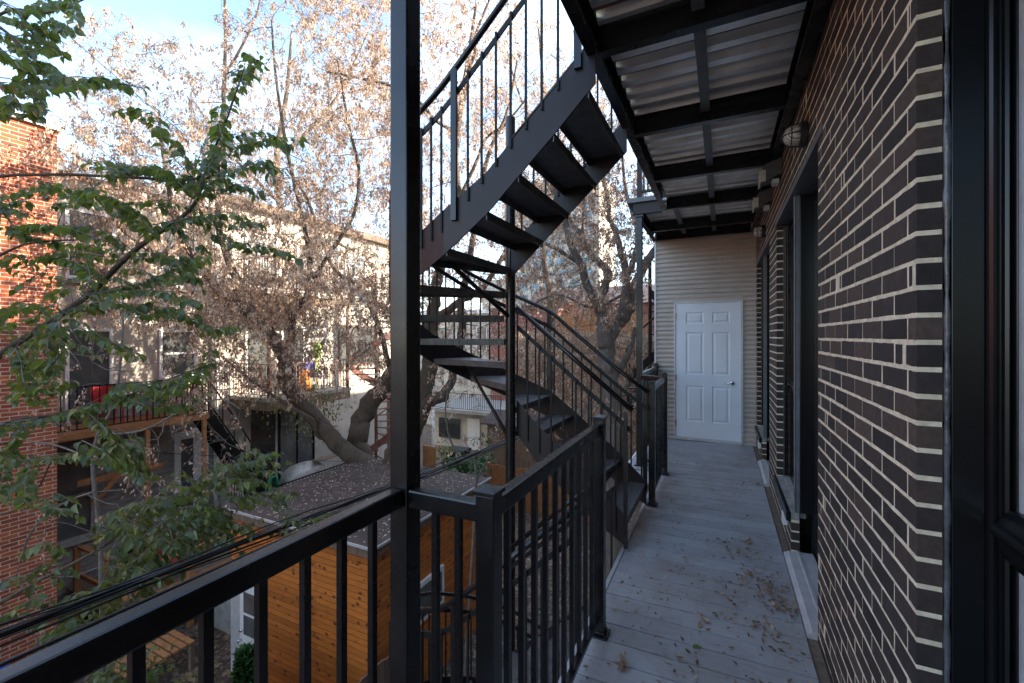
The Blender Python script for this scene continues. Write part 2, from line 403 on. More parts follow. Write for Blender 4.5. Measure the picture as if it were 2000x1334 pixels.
def finish(me, name, mat, parent, O, bevel=0, smooth=False):
    me.materials.append(M[mat] if isinstance(mat, str) else mat)
    o = bpy.data.objects.new(name, me); COL.objects.link(o)
    if smooth: me.polygons.foreach_set('use_smooth', [True]*len(me.polygons))
    if bevel:
        b = o.modifiers.new('bevel', 'BEVEL'); b.width = bevel; b.segments = 2; b.limit_method = 'ANGLE'
    if parent is None: o.location = O
    else:
        o.parent = parent
    ORIG[o.name] = tuple(O)
    return o
ORIG = {}
class Par:
    """a parent handle: the object and the world point its meshes are measured from"""
    pass
def thing(name, loc, label, cat, group=None):
    o = bpy.data.objects.new(name, None); COL.objects.link(o); o.location = loc; o.empty_display_size = 0.1
    o['label'] = label; o['category'] = cat
    if group: o['group'] = group
    ORIG[o.name] = tuple(loc)
    return o
def tag(o, label=None, cat=None, group=None, kind=None):
    if label: o['label'] = label
    if cat: o['category'] = cat
    if group: o['group'] = group
    if kind: o['kind'] = kind
    return o
# MB.build measures from the parent's stored origin
_old = MB.build
def _build(s, name, mat, parent=None, bevel=0, smooth=False, loc=None):
    if parent is not None: O = Vector(ORIG[parent.name])
    elif loc is not None: O = Vector(loc)
    else:
        a = np.array(s.v); O = Vector((float((a[:,0].min()+a[:,0].max())/2), float((a[:,1].min()+a[:,1].max())/2), float(a[:,2].min())))
    me = bpy.data.meshes.new(name)
    a = np.array(s.v, dtype=np.float64)-np.array(O)
    me.from_pydata(a.tolist(), [], s.f)
    return finish(me, name, mat, parent, O, bevel, smooth)
MB.build = _build
def mesh_np(name, verts, nper, faces_t, mat, parent, loc=None, smooth=False):
    """verts (N, nper, 3), faces_t = template faces (all same length per call list)"""
    N = len(verts)
    O = np.array(ORIG[parent.name]) if parent is not None else np.array(loc)
    V = (verts.reshape(-1, 3)-O).astype(np.float32)
    me = bpy.data.meshes.new(name)
    me.vertices.add(len(V)); me.vertices.foreach_set('co', V.ravel())
    idx = []; sizes = []
    base = (np.arange(N)*nper)[:, None]
    for f in faces_t:
        idx.append((base+np.array(f)[None, :])); sizes.append(len(f))
    loops = np.concatenate(idx, axis=1).ravel().astype(np.int32)
    tot = np.tile(np.array(sizes), N); start = np.concatenate([[0], np.cumsum(tot)[:-1]]).astype(np.int32)
    me.loops.add(len(loops)); me.loops.foreach_set('vertex_index', loops)
    me.polygons.add(len(tot)); me.polygons.foreach_set('loop_start', start)
    me.update(calc_edges=True); me.validate()
    return finish(me, name, mat, parent, Vector(O.tolist()), 0, smooth)
def copy_tree(o, dz=(0, 0, 0), parent=None):
    c = o.copy(); COL.objects.link(c)
    if parent is None: c.location = o.location+Vector(dz)
    else: c.parent = parent
    for ch in [x for x in bpy.data.objects if x.parent == o and x != c]: copy_tree(ch, dz, c)
    return c
# ================================================================== SETTING
GZ = -6.2
def struct(o): o['kind'] = 'structure'; return o
g = MB(); g.add([(-400, -300, GZ), (400, -300, GZ), (400, 900, GZ), (-400, 900, GZ)], [(0, 1, 2, 3)])
struct(g.build('ground', 'ground', loc=(0, 0, GZ)))

# ------------------------------------------------------------------ our brick building
WX = 0.4375
TOPW = 1.75
ops = [(2.66, 3.604, -1.60, 0.985), (3.604, 4.495, -1.285, 0.985), (5.16, 6.09, -1.60, 0.985), (6.09, 6.89, -1.285, 0.985)]
bb = thing('brick_building', (WX, 1.42, GZ), 'dark brown brick rear wall with pale mortar and tall black framed openings', 'building')
C = 0.0677
def brickwall(m, y0, y1, z0, z1):
    k0 = int(math.floor((z0+0.0145)/C)); k1 = int(math.ceil((z1+0.0145)/C))
    for k in range(k0, k1):
        za = -0.0145+k*C+0.0060; zb = za+C-0.0120
        off = 1.575 if k % 2 else 1.477
        j = off-0.2025*2
        cuts = [y0]
        while j < y1:
            if j > y0+0.02: cuts.append(j)
            j += 0.2025
        cuts.append(y1)
        for a, b in zip(cuts[:-1], cuts[1:]):
            segs = [(a+(0.0054 if a > y0 else 0), b-(0.0054 if b < y1 else 0))]
            for (o0, o1, oz0, oz1) in ops:
                if (za+zb)/2 > oz0 and (za+zb)/2 < oz1:
                    ns = []
                    for s0, s1 in segs:
                        if s1 <= o0 or s0 >= o1: ns.append((s0, s1)); continue
                        if s0 < o0: ns.append((s0, o0))
                        if s1 > o1: ns.append((o1, s1))
                    segs = ns
            for s0, s1 in segs:
                if s1-s0 < 0.012: continue
                j1, j2, j3 = random.uniform(-.0009, .0009), random.uniform(-.0009, .0009), random.uniform(-.0012, .0012)
                m.box(WX+j3, WX+0.052, s0, s1, za+j1, zb+j2)
                q = m.v[-8:]
                if s0 < 3.6:      # a middle cut with small wobbles keeps the edges from being ruler straight
                    del m.v[-8:]; del m.f[-6:]
                    ns = 5; vs = []
                    for i in range(ns+1):
                        u = i/ns; yy = s0+(s1-s0)*u
                        if 0 < i < ns: w1, w2, w3 = random.uniform(-.0011, .0011), random.uniform(-.0011, .0011), random.uniform(-.0005, .0005)
                        else: w1 = w2 = w3 = 0; yy += random.uniform(-.0008, .0008)
                        vs += [(WX+j3+w3, yy, za+j1+w1), (WX+0.052, yy, za+j1+w1), (WX+0.052, yy, zb+j2+w2), (WX+j3+w3, yy, zb+j2+w2)]
                    fs = [(0, 1, 2, 3), (ns*4+3, ns*4+2, ns*4+1, ns*4)]
                    for i in range(ns):
                        a4 = i*4; b4 = a4+4
                        for k4 in range(4): fs.append((a4+(k4+1) % 4, a4+k4, b4+k4, b4+(k4+1) % 4))
                    m.add(vs, fs)
bm_ = MB(); brickwall(bm_, 1.42, 7.0, -1.72, TOPW)
bm_.build('brick_face', 'brick_dark', bb, bevel=0.0016)
mo = MB()
MX0, MX1 = WX+0.0014, WX+0.0495
cols = [1.4215, 2.6555, 3.604, 4.4995, 5.1555, 6.09, 6.8945, 7.0]
for i, (a, b) in enumerate(zip(cols[:-1], cols[1:])):
    hole = {1: -1.60, 2: -1.285, 4: -1.60, 5: -1.285}.get(i)
    if hole is None: mo.box(MX0, MX1, a, b, -1.75, TOPW)
    else:
        mo.box(MX0, MX1, a, b, 0.989, TOPW)
        if i in (2, 5): mo.box(MX0, MX1, a+0.0035, b, -1.75, -1.289)
mo.build('mortar', 'mortar', bb)
co_ = MB()
co_.box(WX, 9, -8, 10.2, TOPW+0.003, 5.35)
co_.box(0.80, 9, -8, 10.2, GZ, TOPW)
co_.box(WX+0.06, 0.79, -8, -0.62, GZ, TOPW)
co_.box(WX+0.06, 0.79, 1.58, 2.5, GZ, TOPW)
co_.box(WX+0.06, 0.79, 4.56, 5.10, GZ, TOPW)
co_.box(WX+0.06, 0.79, 6.95, 10.2, GZ, TOPW)
co_.box(WX, 0.79, 1.42, 7.0, GZ, -1.76)
co_.build('wall', 'brick_tan', bb)
for (ya, yb) in ((2.54, 4.60), (5.05, 6.93)):
    l = MB(); l.box(WX-0.004, WX+0.14, ya, yb, 0.986, 0.994); l.box(WX-0.004, WX+0.0035, ya+0.001, yb-0.001, 0.994, 1.03)
    l.build('lintel', 'grey_steel', bb)
RAILPROF = [(.060, .0), (.038, -.002), (.025, -.015), (.016, -.032), (.006, -.038), (.003, -.047), (.003, -.055), (.015, -.07), (.020, -.10), (.040, -.13), (.060, -.14)]
def opening(ya, ym, yb):
    # door leaf (ya..ym) and tall window (ym..yb)
    d = MB(); d.box(0.575, 0.60, ya+0.05, ym-0.001, -1.5, 0.93); 
    fr = MB()
    fr.box(WX+0.054, 0.66, ym, ym+0.055, -1.235, 0.982); fr.box(WX+0.12, 0.66, ym, ym+0.055, -1.52, -1.236)
    fr.box(0.565, 0.66, ya, ya+0.05, -1.52, 0.93); fr.box(0.565, 0.66, ya, ym-0.002, 0.931, 0.983)
    f = fr.build('door_frame', 'frame_dark', bb, bevel=0.003)
    d.build('door_glass', 'glass', bb)
    wf = MB()
    wf.box(0.535, 0.60, ym+0.057, yb-0.002, 0.90, 0.983); wf.box(0.535, 0.60, ym+0.057, yb-0.002, -1.225, -1.15)
    wf.box(0.535, 0.60, yb-0.07, yb-0.002, -1.149, 0.899); wf.box(0.535, 0.60, ym+0.057, ym+0.12, -1.149, 0.899)
    for q, xx in enumerate((0.503, 0.517)):
        wf.cyl((xx, yb-0.008, -1.22), (xx, yb-0.008, 0.98), 0.006, 8)
    w_ = wf.build('window_frame', 'frame_dark', bb, bevel=0.004)
    MB().box(0.565, 0.572, ym+0.12, yb-0.07, -1.149, 0.899).build('pane', 'glass', w_)
    rl = MB(); rl.prism([(0.505+x, -0.36+z) for x, z in RAILPROF], 'Y', ym+0.058, yb-0.01)
    rl.build('moulded_rail', 'frame_dark', w_, smooth=False)
    tr = MB()
    tr.cyl((0.462, ym+0.014, -1.236), (0.462, ym+0.014, 0.983), 0.0075, 10)
    tr.box(0.470, 0.490, ym+0.002, ym+0.03, -1.236, 0.983)
    tr.build('corner_trim', 'grey_steel', w_, bevel=0.002)
    s = MB(); s.box(WX-0.030, WX-0.0005, ym-0.004, yb+0.015, -1.300, -1.237); s.build('sill_nose', 'frame_dark', w_, bevel=0.004); s = MB(); s.box(WX, WX+0.05, ym+0.0, yb-0.001, -1.288, -1.238); s.box(WX+0.0505, 0.534, ym+0.057, yb-0.001, -1.289, -1.226)
    s.build('sill', 'concrete', w_, bevel=0.004)
    th = MB(); th.prism([(WX-0.045, -1.56), (WX-0.045, -1.522), (WX-0.025, -1.515), (WX-0.02, -1.508), (WX+0.03, -1.505), (WX+0.034, -1.498), (WX+0.05, -1.498), (WX+0.054, -1.505), (0.565, -1.50), (0.565, -1.56)], 'Y', ya+0.003, ym-0.003)
    th.build('threshold', 'aluminium', bb)
    # caulk bead round the reveal
    c = MB(); pts = []
    for i in range(60):
        z = -1.22+i*2.19/59; pts.append((0.4925+random.uniform(-.001, .001), yb-0.004, z))
    c.tube(pts, [0.004+random.uniform(-.0012, .0012) for _ in pts], 6); c.build('caulk', 'caulk', bb, smooth=True)
opening(2.66, 3.604, 4.495)
opening(5.16, 6.09, 6.89)
# nearest opening, cut by the right edge of the photograph
jb = MB()
jb.box(0.504, 0.5635, 1.42, 1.56, -1.56, 1.74)
jf = jb.build('door_jamb', 'frame_dark', bb, bevel=0.002)
jm = MB()
prof = [(0.564, 1.42), (0.566, 1.409), (0.571, 1.404), (0.577, 1.405), (0.580, 1.412), (0.584, 1.416), (0.588, 1.413), (0.591, 1.405), (0.597, 1.402), (0.602, 1.406), (0.605, 1.415), (0.605, 1.50), (0.564, 1.50)]
jm.prism(prof, 'Z', -1.56, 1.74); jm.build('fluted_casing', 'frame_dark', jf, smooth=False)
st = MB(); st.box(0.6055, 0.645, 1.395, 1.50, -1.56, 1.74); sto = st.build('door_stile', 'frame_dark', bb, bevel=0.003)
MB().box(0.614, 0.6165, -0.5, 1.3945, -1.3, 1.70).build('glass_pane', 'glass', sto)
MB().box(0.6095, 0.6135, 1.384, 1.3945, -1.3, 1.70).build('bright_gasket', 'aluminium', sto)
rl = MB(); rl.prism([(0.56+x, -0.40+z) for x, z in RAILPROF], 'Y', -0.5, 1.402); rl.build('moulded_rail', 'frame_dark', sto, bevel=0.0015)
ck = MB(); pts = []; rr = []
for i in range(150):
    z = -1.56+i*3.3/149; lump = 0.0012*math.sin(i*0.9)+random.uniform(-.0008, .0008) + (0.0022*math.sin(i*0.23) if z > 0.1 else 0)
    pts.append((0.4965+random.uniform(-.0006, .0006), 1.424, z)); rr.append(0.0068+lump)
ck.tube(pts, rr, 8); ck.build('caulk', 'caulk', bb, smooth=True)

# second house further along the same row: it shades the yards
nb = MB(); nb.box(0.5, 9, 10.21, 12.0, GZ, 2.2); nb.box(0.5, 9, 12.01, 15.0, GZ, 4.9); nb.box(0.9, 9, 15.01, 40, GZ, 4.3)
tag(nb.build('row_house', 'brick_tan'), 'tan brick rear of the next house in the row beyond the steel partition', 'building')

# ------------------------------------------------------------------ balcony deck
def DZ(x): return -1.535+0.018*(x-WX)
dk = MB(); y = -1.5
while y < 6.99:
    y1 = min(y+0.1375, 6.995)
    ym = (y+y1)/2
    xl = -0.92 if ym < 1.06 else (-0.635 if ym < 5.18 else -1.02)
    xr = 0.388
    j = random.uniform(-.0008, .0008); a, b = y+0.0032, y1-0.0032
    dk.add([(xl, a, DZ(xl)-.03), (xr, a, DZ(xr)-.03), (xr, b, DZ(xr)-.03), (xl, b, DZ(xl)-.03), (xl, a, DZ(xl)+j), (xr, a, DZ(xr)+j), (xr, b, DZ(xr)+j), (xl, b, DZ(xl)+j)],
           [(3,2,1,0),(4,5,6,7),(0,1,5,4),(1,2,6,5),(2,3,7,6),(3,0,4,7)])
    y = y1
struct(dk.build('balcony_deck', 'deck', loc=(0, 0, -1.6), bevel=0.002))
scw = MB()
for i in range(62):
    yb = -1.5+0.1375*i
    for xx in (-0.57, -0.10, 0.345):
        for q in (0.035, 0.10):
            scw.lathe((xx+random.uniform(-.004, .004), yb+q+random.uniform(-.004, .004), DZ(xx)+0.0002), [(0.0038, 0), (0.0034, 0.0012)], 7)
struct(scw.build('deck_screws', 'grey_steel'))
ed = MB()
for (x, a, b) in ((-0.92, -1.5, 1.055), (-0.635, 1.062, 5.18), (-1.02, 5.185, 6.99)):
    ed.box(x-0.028, x-0.0035, a, b, DZ(x)-0.13, DZ(x)+0.003)
ed.box(-0.919, -0.64, 1.058, 1.082, DZ(-.8)-0.13, DZ(-.8)+0.003)
ed.box(-1.019, -0.66, 5.155, 5.178, DZ(-.8)-0.13, DZ(-.8)+0.003)
eo = ed.build('deck_edge_trim', 'aluminium'); struct(eo)
sl_ = MB(); sl_.box(0.3895, WX+0.003, -1.5, 6.99, -1.60, -1.545); struct(sl_.build('deck_sealant_strip', 'caulk_grey'))
uj = MB()
for yy in (0.2, 1.12, 2.2, 3.15, 4.2, 5.12, 6.2): uj.box(-0.60, 0.40, yy, yy+0.05, DZ(0)-0.20, DZ(0)-0.05)
uj.box(-0.60, -0.55, 1.10, 5.1, DZ(0)-0.22, DZ(0)-0.052)
struct(uj.build('deck_joists', 'black_far'))

# ------------------------------------------------------------------ upper balcony seen from below
ub = thing('upper_balcony', (-0.6, 2.7, 1.46), 'black steel balcony frame with corrugated metal underside overhead', 'balcony')
SZ = 1.46
def channel(m, x0, x1, y0, y1, z0, z1, side):
    """steel channel running along Y: web plus two flanges"""
    t = 0.008
    if side < 0: m.box(x0, x0+t, y0, y1, z0, z1); m.box(x0+t+.0005, x1, y0, y1, z0, z0+t); m.box(x0+t+.0005, x1, y0, y1, z1-t, z1)
    else: m.box(x1-t, x1, y0, y1, z0, z1); m.box(x0, x1-t-.0005, y0, y1, z0, z0+t); m.box(x0, x1-t-.0005, y0, y1, z1-t, z1)
def bit(name, fn, parent=ub, mat='black', **k):
    m = MB(); fn(m); return m.build(name, mat, parent, **k)
def corr(m, x0, x1, y0, y1, z, pitch=0.152, dep=0.045):
    prof = []; y = y0; ph = 0
    while y < y1:
        for fy, fz in ((0, 0), (0.36, 0), (0.47, 1), (0.53, 1), (0.83, 1), (0.89, 1), (1.0, 0)):
            yy = y+fy*pitch
            if yy <= y1: prof.append((yy, z+fz*dep))
        y += pitch
    vs = []; n = len(prof)
    for x in (x0, x1):
        for (yy, zz) in prof: vs.append((x, yy, zz))
    m.add(vs, [(i, i+1, n+i+1, n+i) for i in range(n-1)])
bit('outer_beam', lambda m: channel(m, -0.632, -0.575, 1.12, 5.335, SZ, SZ+0.16, -1))
bit('wall_ledger', lambda m: channel(m, 0.365, WX-0.002, -1.0, 6.98, SZ, SZ+0.1395, 1))
for yy in (-0.87, 0.15, 1.185, 2.215, 3.235, 4.28, 5.285):
    def f(m, yy=yy):
        x0, x1 = (-0.574, 0.364)
        if yy < 1.1: x0 = -0.9
        m.box(x0, x1, yy, yy+0.008, SZ+0.0015, SZ+0.139); m.box(x0, x1, yy+0.0085, yy+0.055, SZ+0.0015, SZ+0.0095)
    j = bit('joist', f)
    if yy > 5:
        for xx in (-0.42, -0.27, 0.14):
            MB().lathe((xx, yy, SZ+0.085), [(0.012, -0.012), (0.012, -0.001)], 6, 'Y').build('bolt', 'black', j)
for (a, b) in ((-.85, .14), (.21, 1.17), (1.245, 2.205), (2.275, 3.225), (3.295, 4.27), (4.34, 5.275)):
    bit('flat_strap', lambda m, a=a, b=b: m.box(-0.128, -0.072, a, b, SZ+0.062, SZ+0.07), mat='grey_steel')
bit('corrugated_soffit', lambda m: corr(m, -0.573, 0.4355, 1.12, 5.33, SZ+0.141), mat='galv')
bit('corrugated_soffit', lambda m: corr(m, -0.90, 0.4355, -1.0, 1.119, SZ+0.141), mat='galv')
bit('floor_slab', lambda m: m.box(-0.62, 0.43, 1.10, 5.33, SZ+0.185, SZ+0.21), mat='wood_dark')
bit('outer_beam', lambda m: channel(m, -0.905, -0.84, -1.0, 1.12, SZ, SZ+0.16, -1))
# farther, wider balcony with its post and railing
ub2 = thing('upper_balcony', (-0.9, 5.4, 1.46), 'wider far part of the upper balcony with grey edge cap, above the white door', 'balcony')
def bit2(n, f, mat='black', **k): return bit(n, f, ub2, mat, **k)
bit2('front_beam', lambda m: (m.box(-0.96, -0.634, 5.337, 5.36, SZ, SZ+0.13), m.box(-0.96, -0.634, 5.3605, 5.40, SZ, SZ+0.008)), 'stringer')
bit2('edge_cap', lambda m: m.box(-1.03, -0.634, 5.30, 5.40, SZ+0.131, SZ+0.185), 'grey_steel', bevel=0.004)
bit2('side_cap', lambda m: m.box(-1.03, -0.965, 5.401, 7.0, SZ+0.131, SZ+0.185), 'grey_steel')
bit2('outer_beam', lambda m: channel(m, -0.955, -0.90, 5.401, 6.995, SZ, SZ+0.13, -1), 'stringer')
for yy in (6.33, 6.93):
    bit2('joist', lambda m, yy=yy: (m.box(-0.899, 0.364, yy, yy+0.008, SZ+0.002, SZ+0.139), m.box(-0.899, 0.364, yy+0.0085, yy+0.05, SZ+0.002, SZ+0.01)))
for xx in (-0.50, -0.10):
    for (a, b) in ((5.36, 6.32), (6.39, 6.92)):
        bit2('flat_strap', lambda m, a=a, b=b, xx=xx: m.box(xx-0.028, xx+0.028, a, b, SZ+0.06, SZ+0.068), 'grey_steel')
bit2('corrugated_soffit', lambda m: corr(m, -0.90, 0.4355, 5.36, 6.995, SZ+0.141), 'galv')
bit2('floor_slab', lambda m: m.box(-0.96, 0.43, 5.41, 6.99, SZ+0.19, SZ+0.22), 'wood_dark')
r_ = bit2('railing', lambda m: (m.box(-0.93, -0.875, 5.42, 5.475, SZ+0.186, SZ+1.2), m.box(-0.874, 0.3, 5.43, 5.465, SZ+0.28, SZ+0.305), m.box(-0.874, 0.3, 5.43, 5.465, SZ+1.10, SZ+1.15)), 'stringer')
bit2('baluster_row', lambda m: [m.box(-0.86+0.045*i, -0.842+0.045*i, 5.44, 5.457, SZ+0.306, SZ+1.099) for i in range(14)], 'stringer')
fp = MB(); fp.box(-0.93, -0.862, 5.37, 5.438, DZ(-.9)+0.018, SZ-0.032); fp.box(-0.945, -0.847, 5.357, 5.451, SZ-0.03, SZ-0.002)
fp.box(-0.955, -0.84, 5.345, 5.46, DZ(-.9)+0.0035, DZ(-.9)+0.0165)
tag(fp.build('steel_post', 'black', bevel=0.003), 'slim black steel post with base plate holding the far balcony corner', 'post')
npst = thing('steel_post', (-0.873, 1.06, GZ), 'tall square black steel post rising through the corner of the railing', 'post')
m = MB(); m.box(-0.905, -0.84, 1.025, 1.092, GZ, SZ-0.003); m.build('shaft', 'black', npst, bevel=0.0045)
for yb_ in (0,):
    pass

# ------------------------------------------------------------------ corrugated partition and white door at the far end
pt = thing('corrugated_enclosure', (-0.2, 7.0, -1.55), 'grey corrugated steel enclosure wall closing the far end of the balcony', 'enclosure')
def hcorr(m, x0, x1, z0, z1, y=7.0, pitch=0.0685, dep=0.021):
    prof = []; z = z0
    while z < z1:
        for fz, fy in ((0, 0), (0.30, 0), (0.42, 0.35), (0.52, 1), (0.80, 1), (0.92, 0.3)):
            zz = z+fz*pitch
            if zz <= z1: prof.append((zz, y-dep*(1-fy)))
        z += pitch
    n = len(prof); vs = [(x, yy, zz) for x in (x0, x1) for zz, yy in prof]
    m.add(vs, [(n+i, n+i+1, i+1, i) for i in range(n-1)])
DX0, DX1, DZ0, DZ1 = -0.627, 0.244, -1.505, 0.488
cw = MB(); zt = SZ+0.0
hcorr(cw, -0.91, DX0-0.028, -1.55, zt); hcorr(cw, DX1+0.028, WX-0.002, -1.55, zt)
prev = len(cw.v)
zc = -1.55+math.ceil((DZ1+0.03+1.55)/0.0685)*0.0685
hcorr(cw, DX0-0.0279, DX1+0.0279, zc, zt)
cw.build('corrugated_siding', 'siding', pt)
MB().box(DX0-0.027, DX1+0.027, 6.997, 7.02, DZ1+0.022, zc+0.01).build('head_flashing', 'siding', pt)
MB().box(-0.935, -0.908, 6.972, 7.03, -1.56, zt-0.002).build('corner_trim', 'aluminium', pt)
bk = MB(); bk.box(-0.93, 0.5, 7.021, 9.0, GZ, 1.62); bk.build('body', 'siding', pt)
fr = MB(); fr.box(DX0-0.027, DX0-0.003, 6.965, 7.02, -1.53, DZ1+0.02); fr.box(DX1+0.003, DX1+0.027, 6.965, 7.02, -1.53, DZ1+0.02)
fr.box(DX0-0.0025, DX1+0.0025, 6.966, 7.02, DZ1+0.003, DZ1+0.0195); fr.box(DX0-0.0025, DX1+0.0025, 6.955, 7.02, -1.54, DZ0-0.004)
fr.build('door_frame', 'aluminium', pt)
dr = MB(); YD = 6.975
px_ = lambda x: onY(x, 656, YD).x
xs = [DX0, px_(1339.5), px_(1374.5), px_(1391), px_(1425.5), DX1]
zz_ = lambda y: (656.6-y)*6.39/850
zs = [DZ0, zz_(825), zz_(754), zz_(732), zz_(649), zz_(632), zz_(609.5), DZ1]
for i in range(5):
    for j in range(7):
        x0, x1, z0, z1 = xs[i], xs[i+1], zs[j], zs[j+1]
        if i in (1, 3) and j in (1, 3, 5):
            rings = [(0, 0), (0.010, 0.009), (0.024, 0.010), (0.044, 0.002)]
            vs = []
            for ins, dp in rings:
                vs += [(x0+ins, YD+dp, z0+ins), (x1-ins, YD+dp, z0+ins), (x1-ins, YD+dp, z1-ins), (x0+ins, YD+dp, z1-ins)]
            fs = []
            for q in range(3):
                for k in range(4):
                    k2 = (k+1) % 4; fs.append((q*4+k, q*4+k2, q*4+4+k2, q*4+4+k))
            fs.append((12, 13, 14, 15)); dr.add(vs, fs)
        else: dr.add([(x0, YD, z0), (x1, YD, z0), (x1, YD, z1), (x0, YD, z1)], [(0, 1, 2, 3)])
dr.box(DX0, DX1, YD+0.011, YD+0.04, DZ0, DZ1)
do = dr.build('door', 'door_white', pt)
h = MB(); hc = (0.135, YD, -0.672)
h.lathe(hc, [(0.030, -0.001), (0.030, -0.008), (0.022, -0.014), (0.012, -0.016), (0.011, -0.045)], 20, 'Y')
h.tube([(hc[0], YD-0.045, hc[2]), (hc[0]-0.03, YD-0.048, hc[2]), (hc[0]-0.10, YD-0.042, hc[2]-0.004)], [0.011, 0.009, 0.007], 10)
h.build('handle', 'chrome', do, smooth=True)
for zz in (0.30, -0.62, -1.30):
    MB().box(DX0-0.012, DX0+0.010, YD-0.014, YD-0.0005, zz-0.045, zz+0.045).build('hinge', 'brass', do)
sw = MB()
for z in np.arange(-1.45, 1.4, 0.137): sw.lathe((WX-0.012, 6.981, float(z)), [(0.005, -0.004), (0.005, 0.0)], 6, 'Y'); sw.lathe((-0.895, 6.981, float(z)), [(0.005, -0.004), (0.005, 0.0)], 6, 'Y')
sw.build('screw_heads', 'rubber', pt)

rear = MB(); hcorr(rear, -0.25, WX-0.003, -1.56, 1.6, y=-2.6); rear.box(-0.25, WX-0.003, -4.5, -2.605, GZ, 1.62)  # added out of view: blocks sky light from behind so the near jamb darkens
tag(rear.build('corrugated_enclosure', 'siding'), 'added grey corrugated light blocker, unseen behind the viewer, shading the near jamb', 'enclosure')

# ------------------------------------------------------------------ wall lamps, vents, outlets
def lamp(y, z, lab):
    t = thing('wall_lamp', (WX, y, z), lab, 'wall lamp', 'bulkhead lamps on the brick wall')
    MB().lathe((WX-0.001, y, z), [(0.066, -0.0), (0.07, -0.006), (0.07, -0.032), (0.060, -0.036)], 28, 'X', 0.95, 1.05).build('base', 'rubber', t, smooth=False)
    MB().lathe((WX, y, z), [(0.058, -0.037), (0.057, -0.06), (0.052, -0.085), (0.040, -0.105), (0.022, -0.115), (0.006, -0.118)], 28, 'X', 0.95, 1.05).build('glass_dome', 'lampglass', t, smooth=True)
    cg = MB()
    for ax in (0, 1):
        pts = []
        for i in range(17):
            a = -math.pi/2+math.pi*i/16
            u = 0.0635*math.sin(a); p = 0.036+0.088*math.cos(a)
            pts.append((WX-p, y+(u*0.95 if ax else 0), z+(0 if ax else u*1.05)))
        cg.tube(pts, 0.0035, 6)
    ring = []
    for i in range(25):
        a = 2*math.pi*i/24; ring.append((WX-0.080, y+0.056*math.cos(a), z+0.062*math.sin(a)))
    cg.tube(ring, 0.003, 6); cg.build('wire_guard', 'rubber', t, smooth=True)
lamp(2.97, 1.155, 'black caged lamp nearest the camera, above the first opening in the brick')
lamp(5.62, 1.175, 'far black caged lamp beside the corrugated end wall')
def vent(y, lab):
    t = thing('vent_hood', (WX, y, 1.37), lab, 'vent hood', 'metal vent hoods high on the brick wall')
    m = MB(); m.prism([(WX-.001, 1.455), (WX-.001, 1.33), (0.36, 1.30), (0.290, 1.275), (0.290, 1.37), (0.33, 1.42)], 'Y', y-0.085, y+0.085); m.build('duct', 'grey_steel', t)
    f = MB(); f.box(0.281, 0.2895, y-0.092, y+0.092, 1.268, 1.378)
    f.box(0.29, 0.325, y-0.092, y-0.0855, 1.275, 1.37); f.build('rim', 'galv', t)
    s = MB()
    for i in range(5): s.lathe((0.30+0.014*i, y-0.0935, 1.335-0.001*i), [(0.0022, -0.001), (0.0022, 0.001)], 6, 'Y')
    s.build('rivets', 'chrome', t)
    MB().box(0.375, 0.425, y-0.045, y+0.045, 1.262, 1.300).build('white_flap', 'white_paint', t, bevel=0.003)
vent(4.22, 'riveted metal vent hood with white flap nearer to the camera, above the tall opening')
vent(5.02, 'riveted metal vent hood with white flap nearer the corrugated wall')
def outlet(y, lab):
    t = thing('outlet_box', (WX, y, -1.40), lab, 'outlet box', 'outlet boxes under the window sills')
    MB().box(WX-0.030, WX-0.0015, y-0.030, y+0.030, -1.395, -1.303).build('cover', 'white_paint', t, bevel=0.004)
    MB().box(WX-0.035, WX-0.0305, y-0.024, y+0.024, -1.388, -1.310).build('lid', 'white_paint', t, bevel=0.002)
outlet(3.80, 'pale grey outlet box below the nearer window sill')
outlet(6.22, 'pale grey outlet box below the farther window sill')

# ------------------------------------------------------------------ railings
RT = -0.455
def post(parent, x, y, s=0.0275, zt=-0.43, cap=True, base=True):
    zb = DZ(x)
    m = MB(); m.box(x-s, x+s, y-s, y+s, zb+0.0125, zt); p = m.build('post', 'black', parent, bevel=0.003)
    if cap:
        c = MB(); e = s+0.006
        c.box(x-e, x+e, y-e, y+e, zt+0.0005, zt+0.012)
        c.add([(x-e, y-e, zt+0.0122), (x+e, y-e, zt+0.0122), (x+e, y+e, zt+0.0122), (x-e, y+e, zt+0.0122), (x, y, zt+0.024)], [(0, 1, 4), (1, 2, 4), (2, 3, 4), (3, 0, 4), (3, 2, 1, 0)])
        c.build('cap', 'black', p, bevel=0.001)
    if base:
        b = MB(); e = s+0.02; b.box(x-e, x+e, y-e, y+e, zb+0.0035, zb+0.012); b.box(x-s-0.006, x+s+0.006, y-s-0.006, y+s+0.006, zb+0.0125, zb+0.03)
        b.build('base_plate', 'black', p, bevel=0.003)
        n = MB(); n.lathe((x+s+0.010, y-s-0.010, zb+0.012), [(0.006, 0), (0.006, 0.006)], 6); n.build('bolt', 'rubber', p)
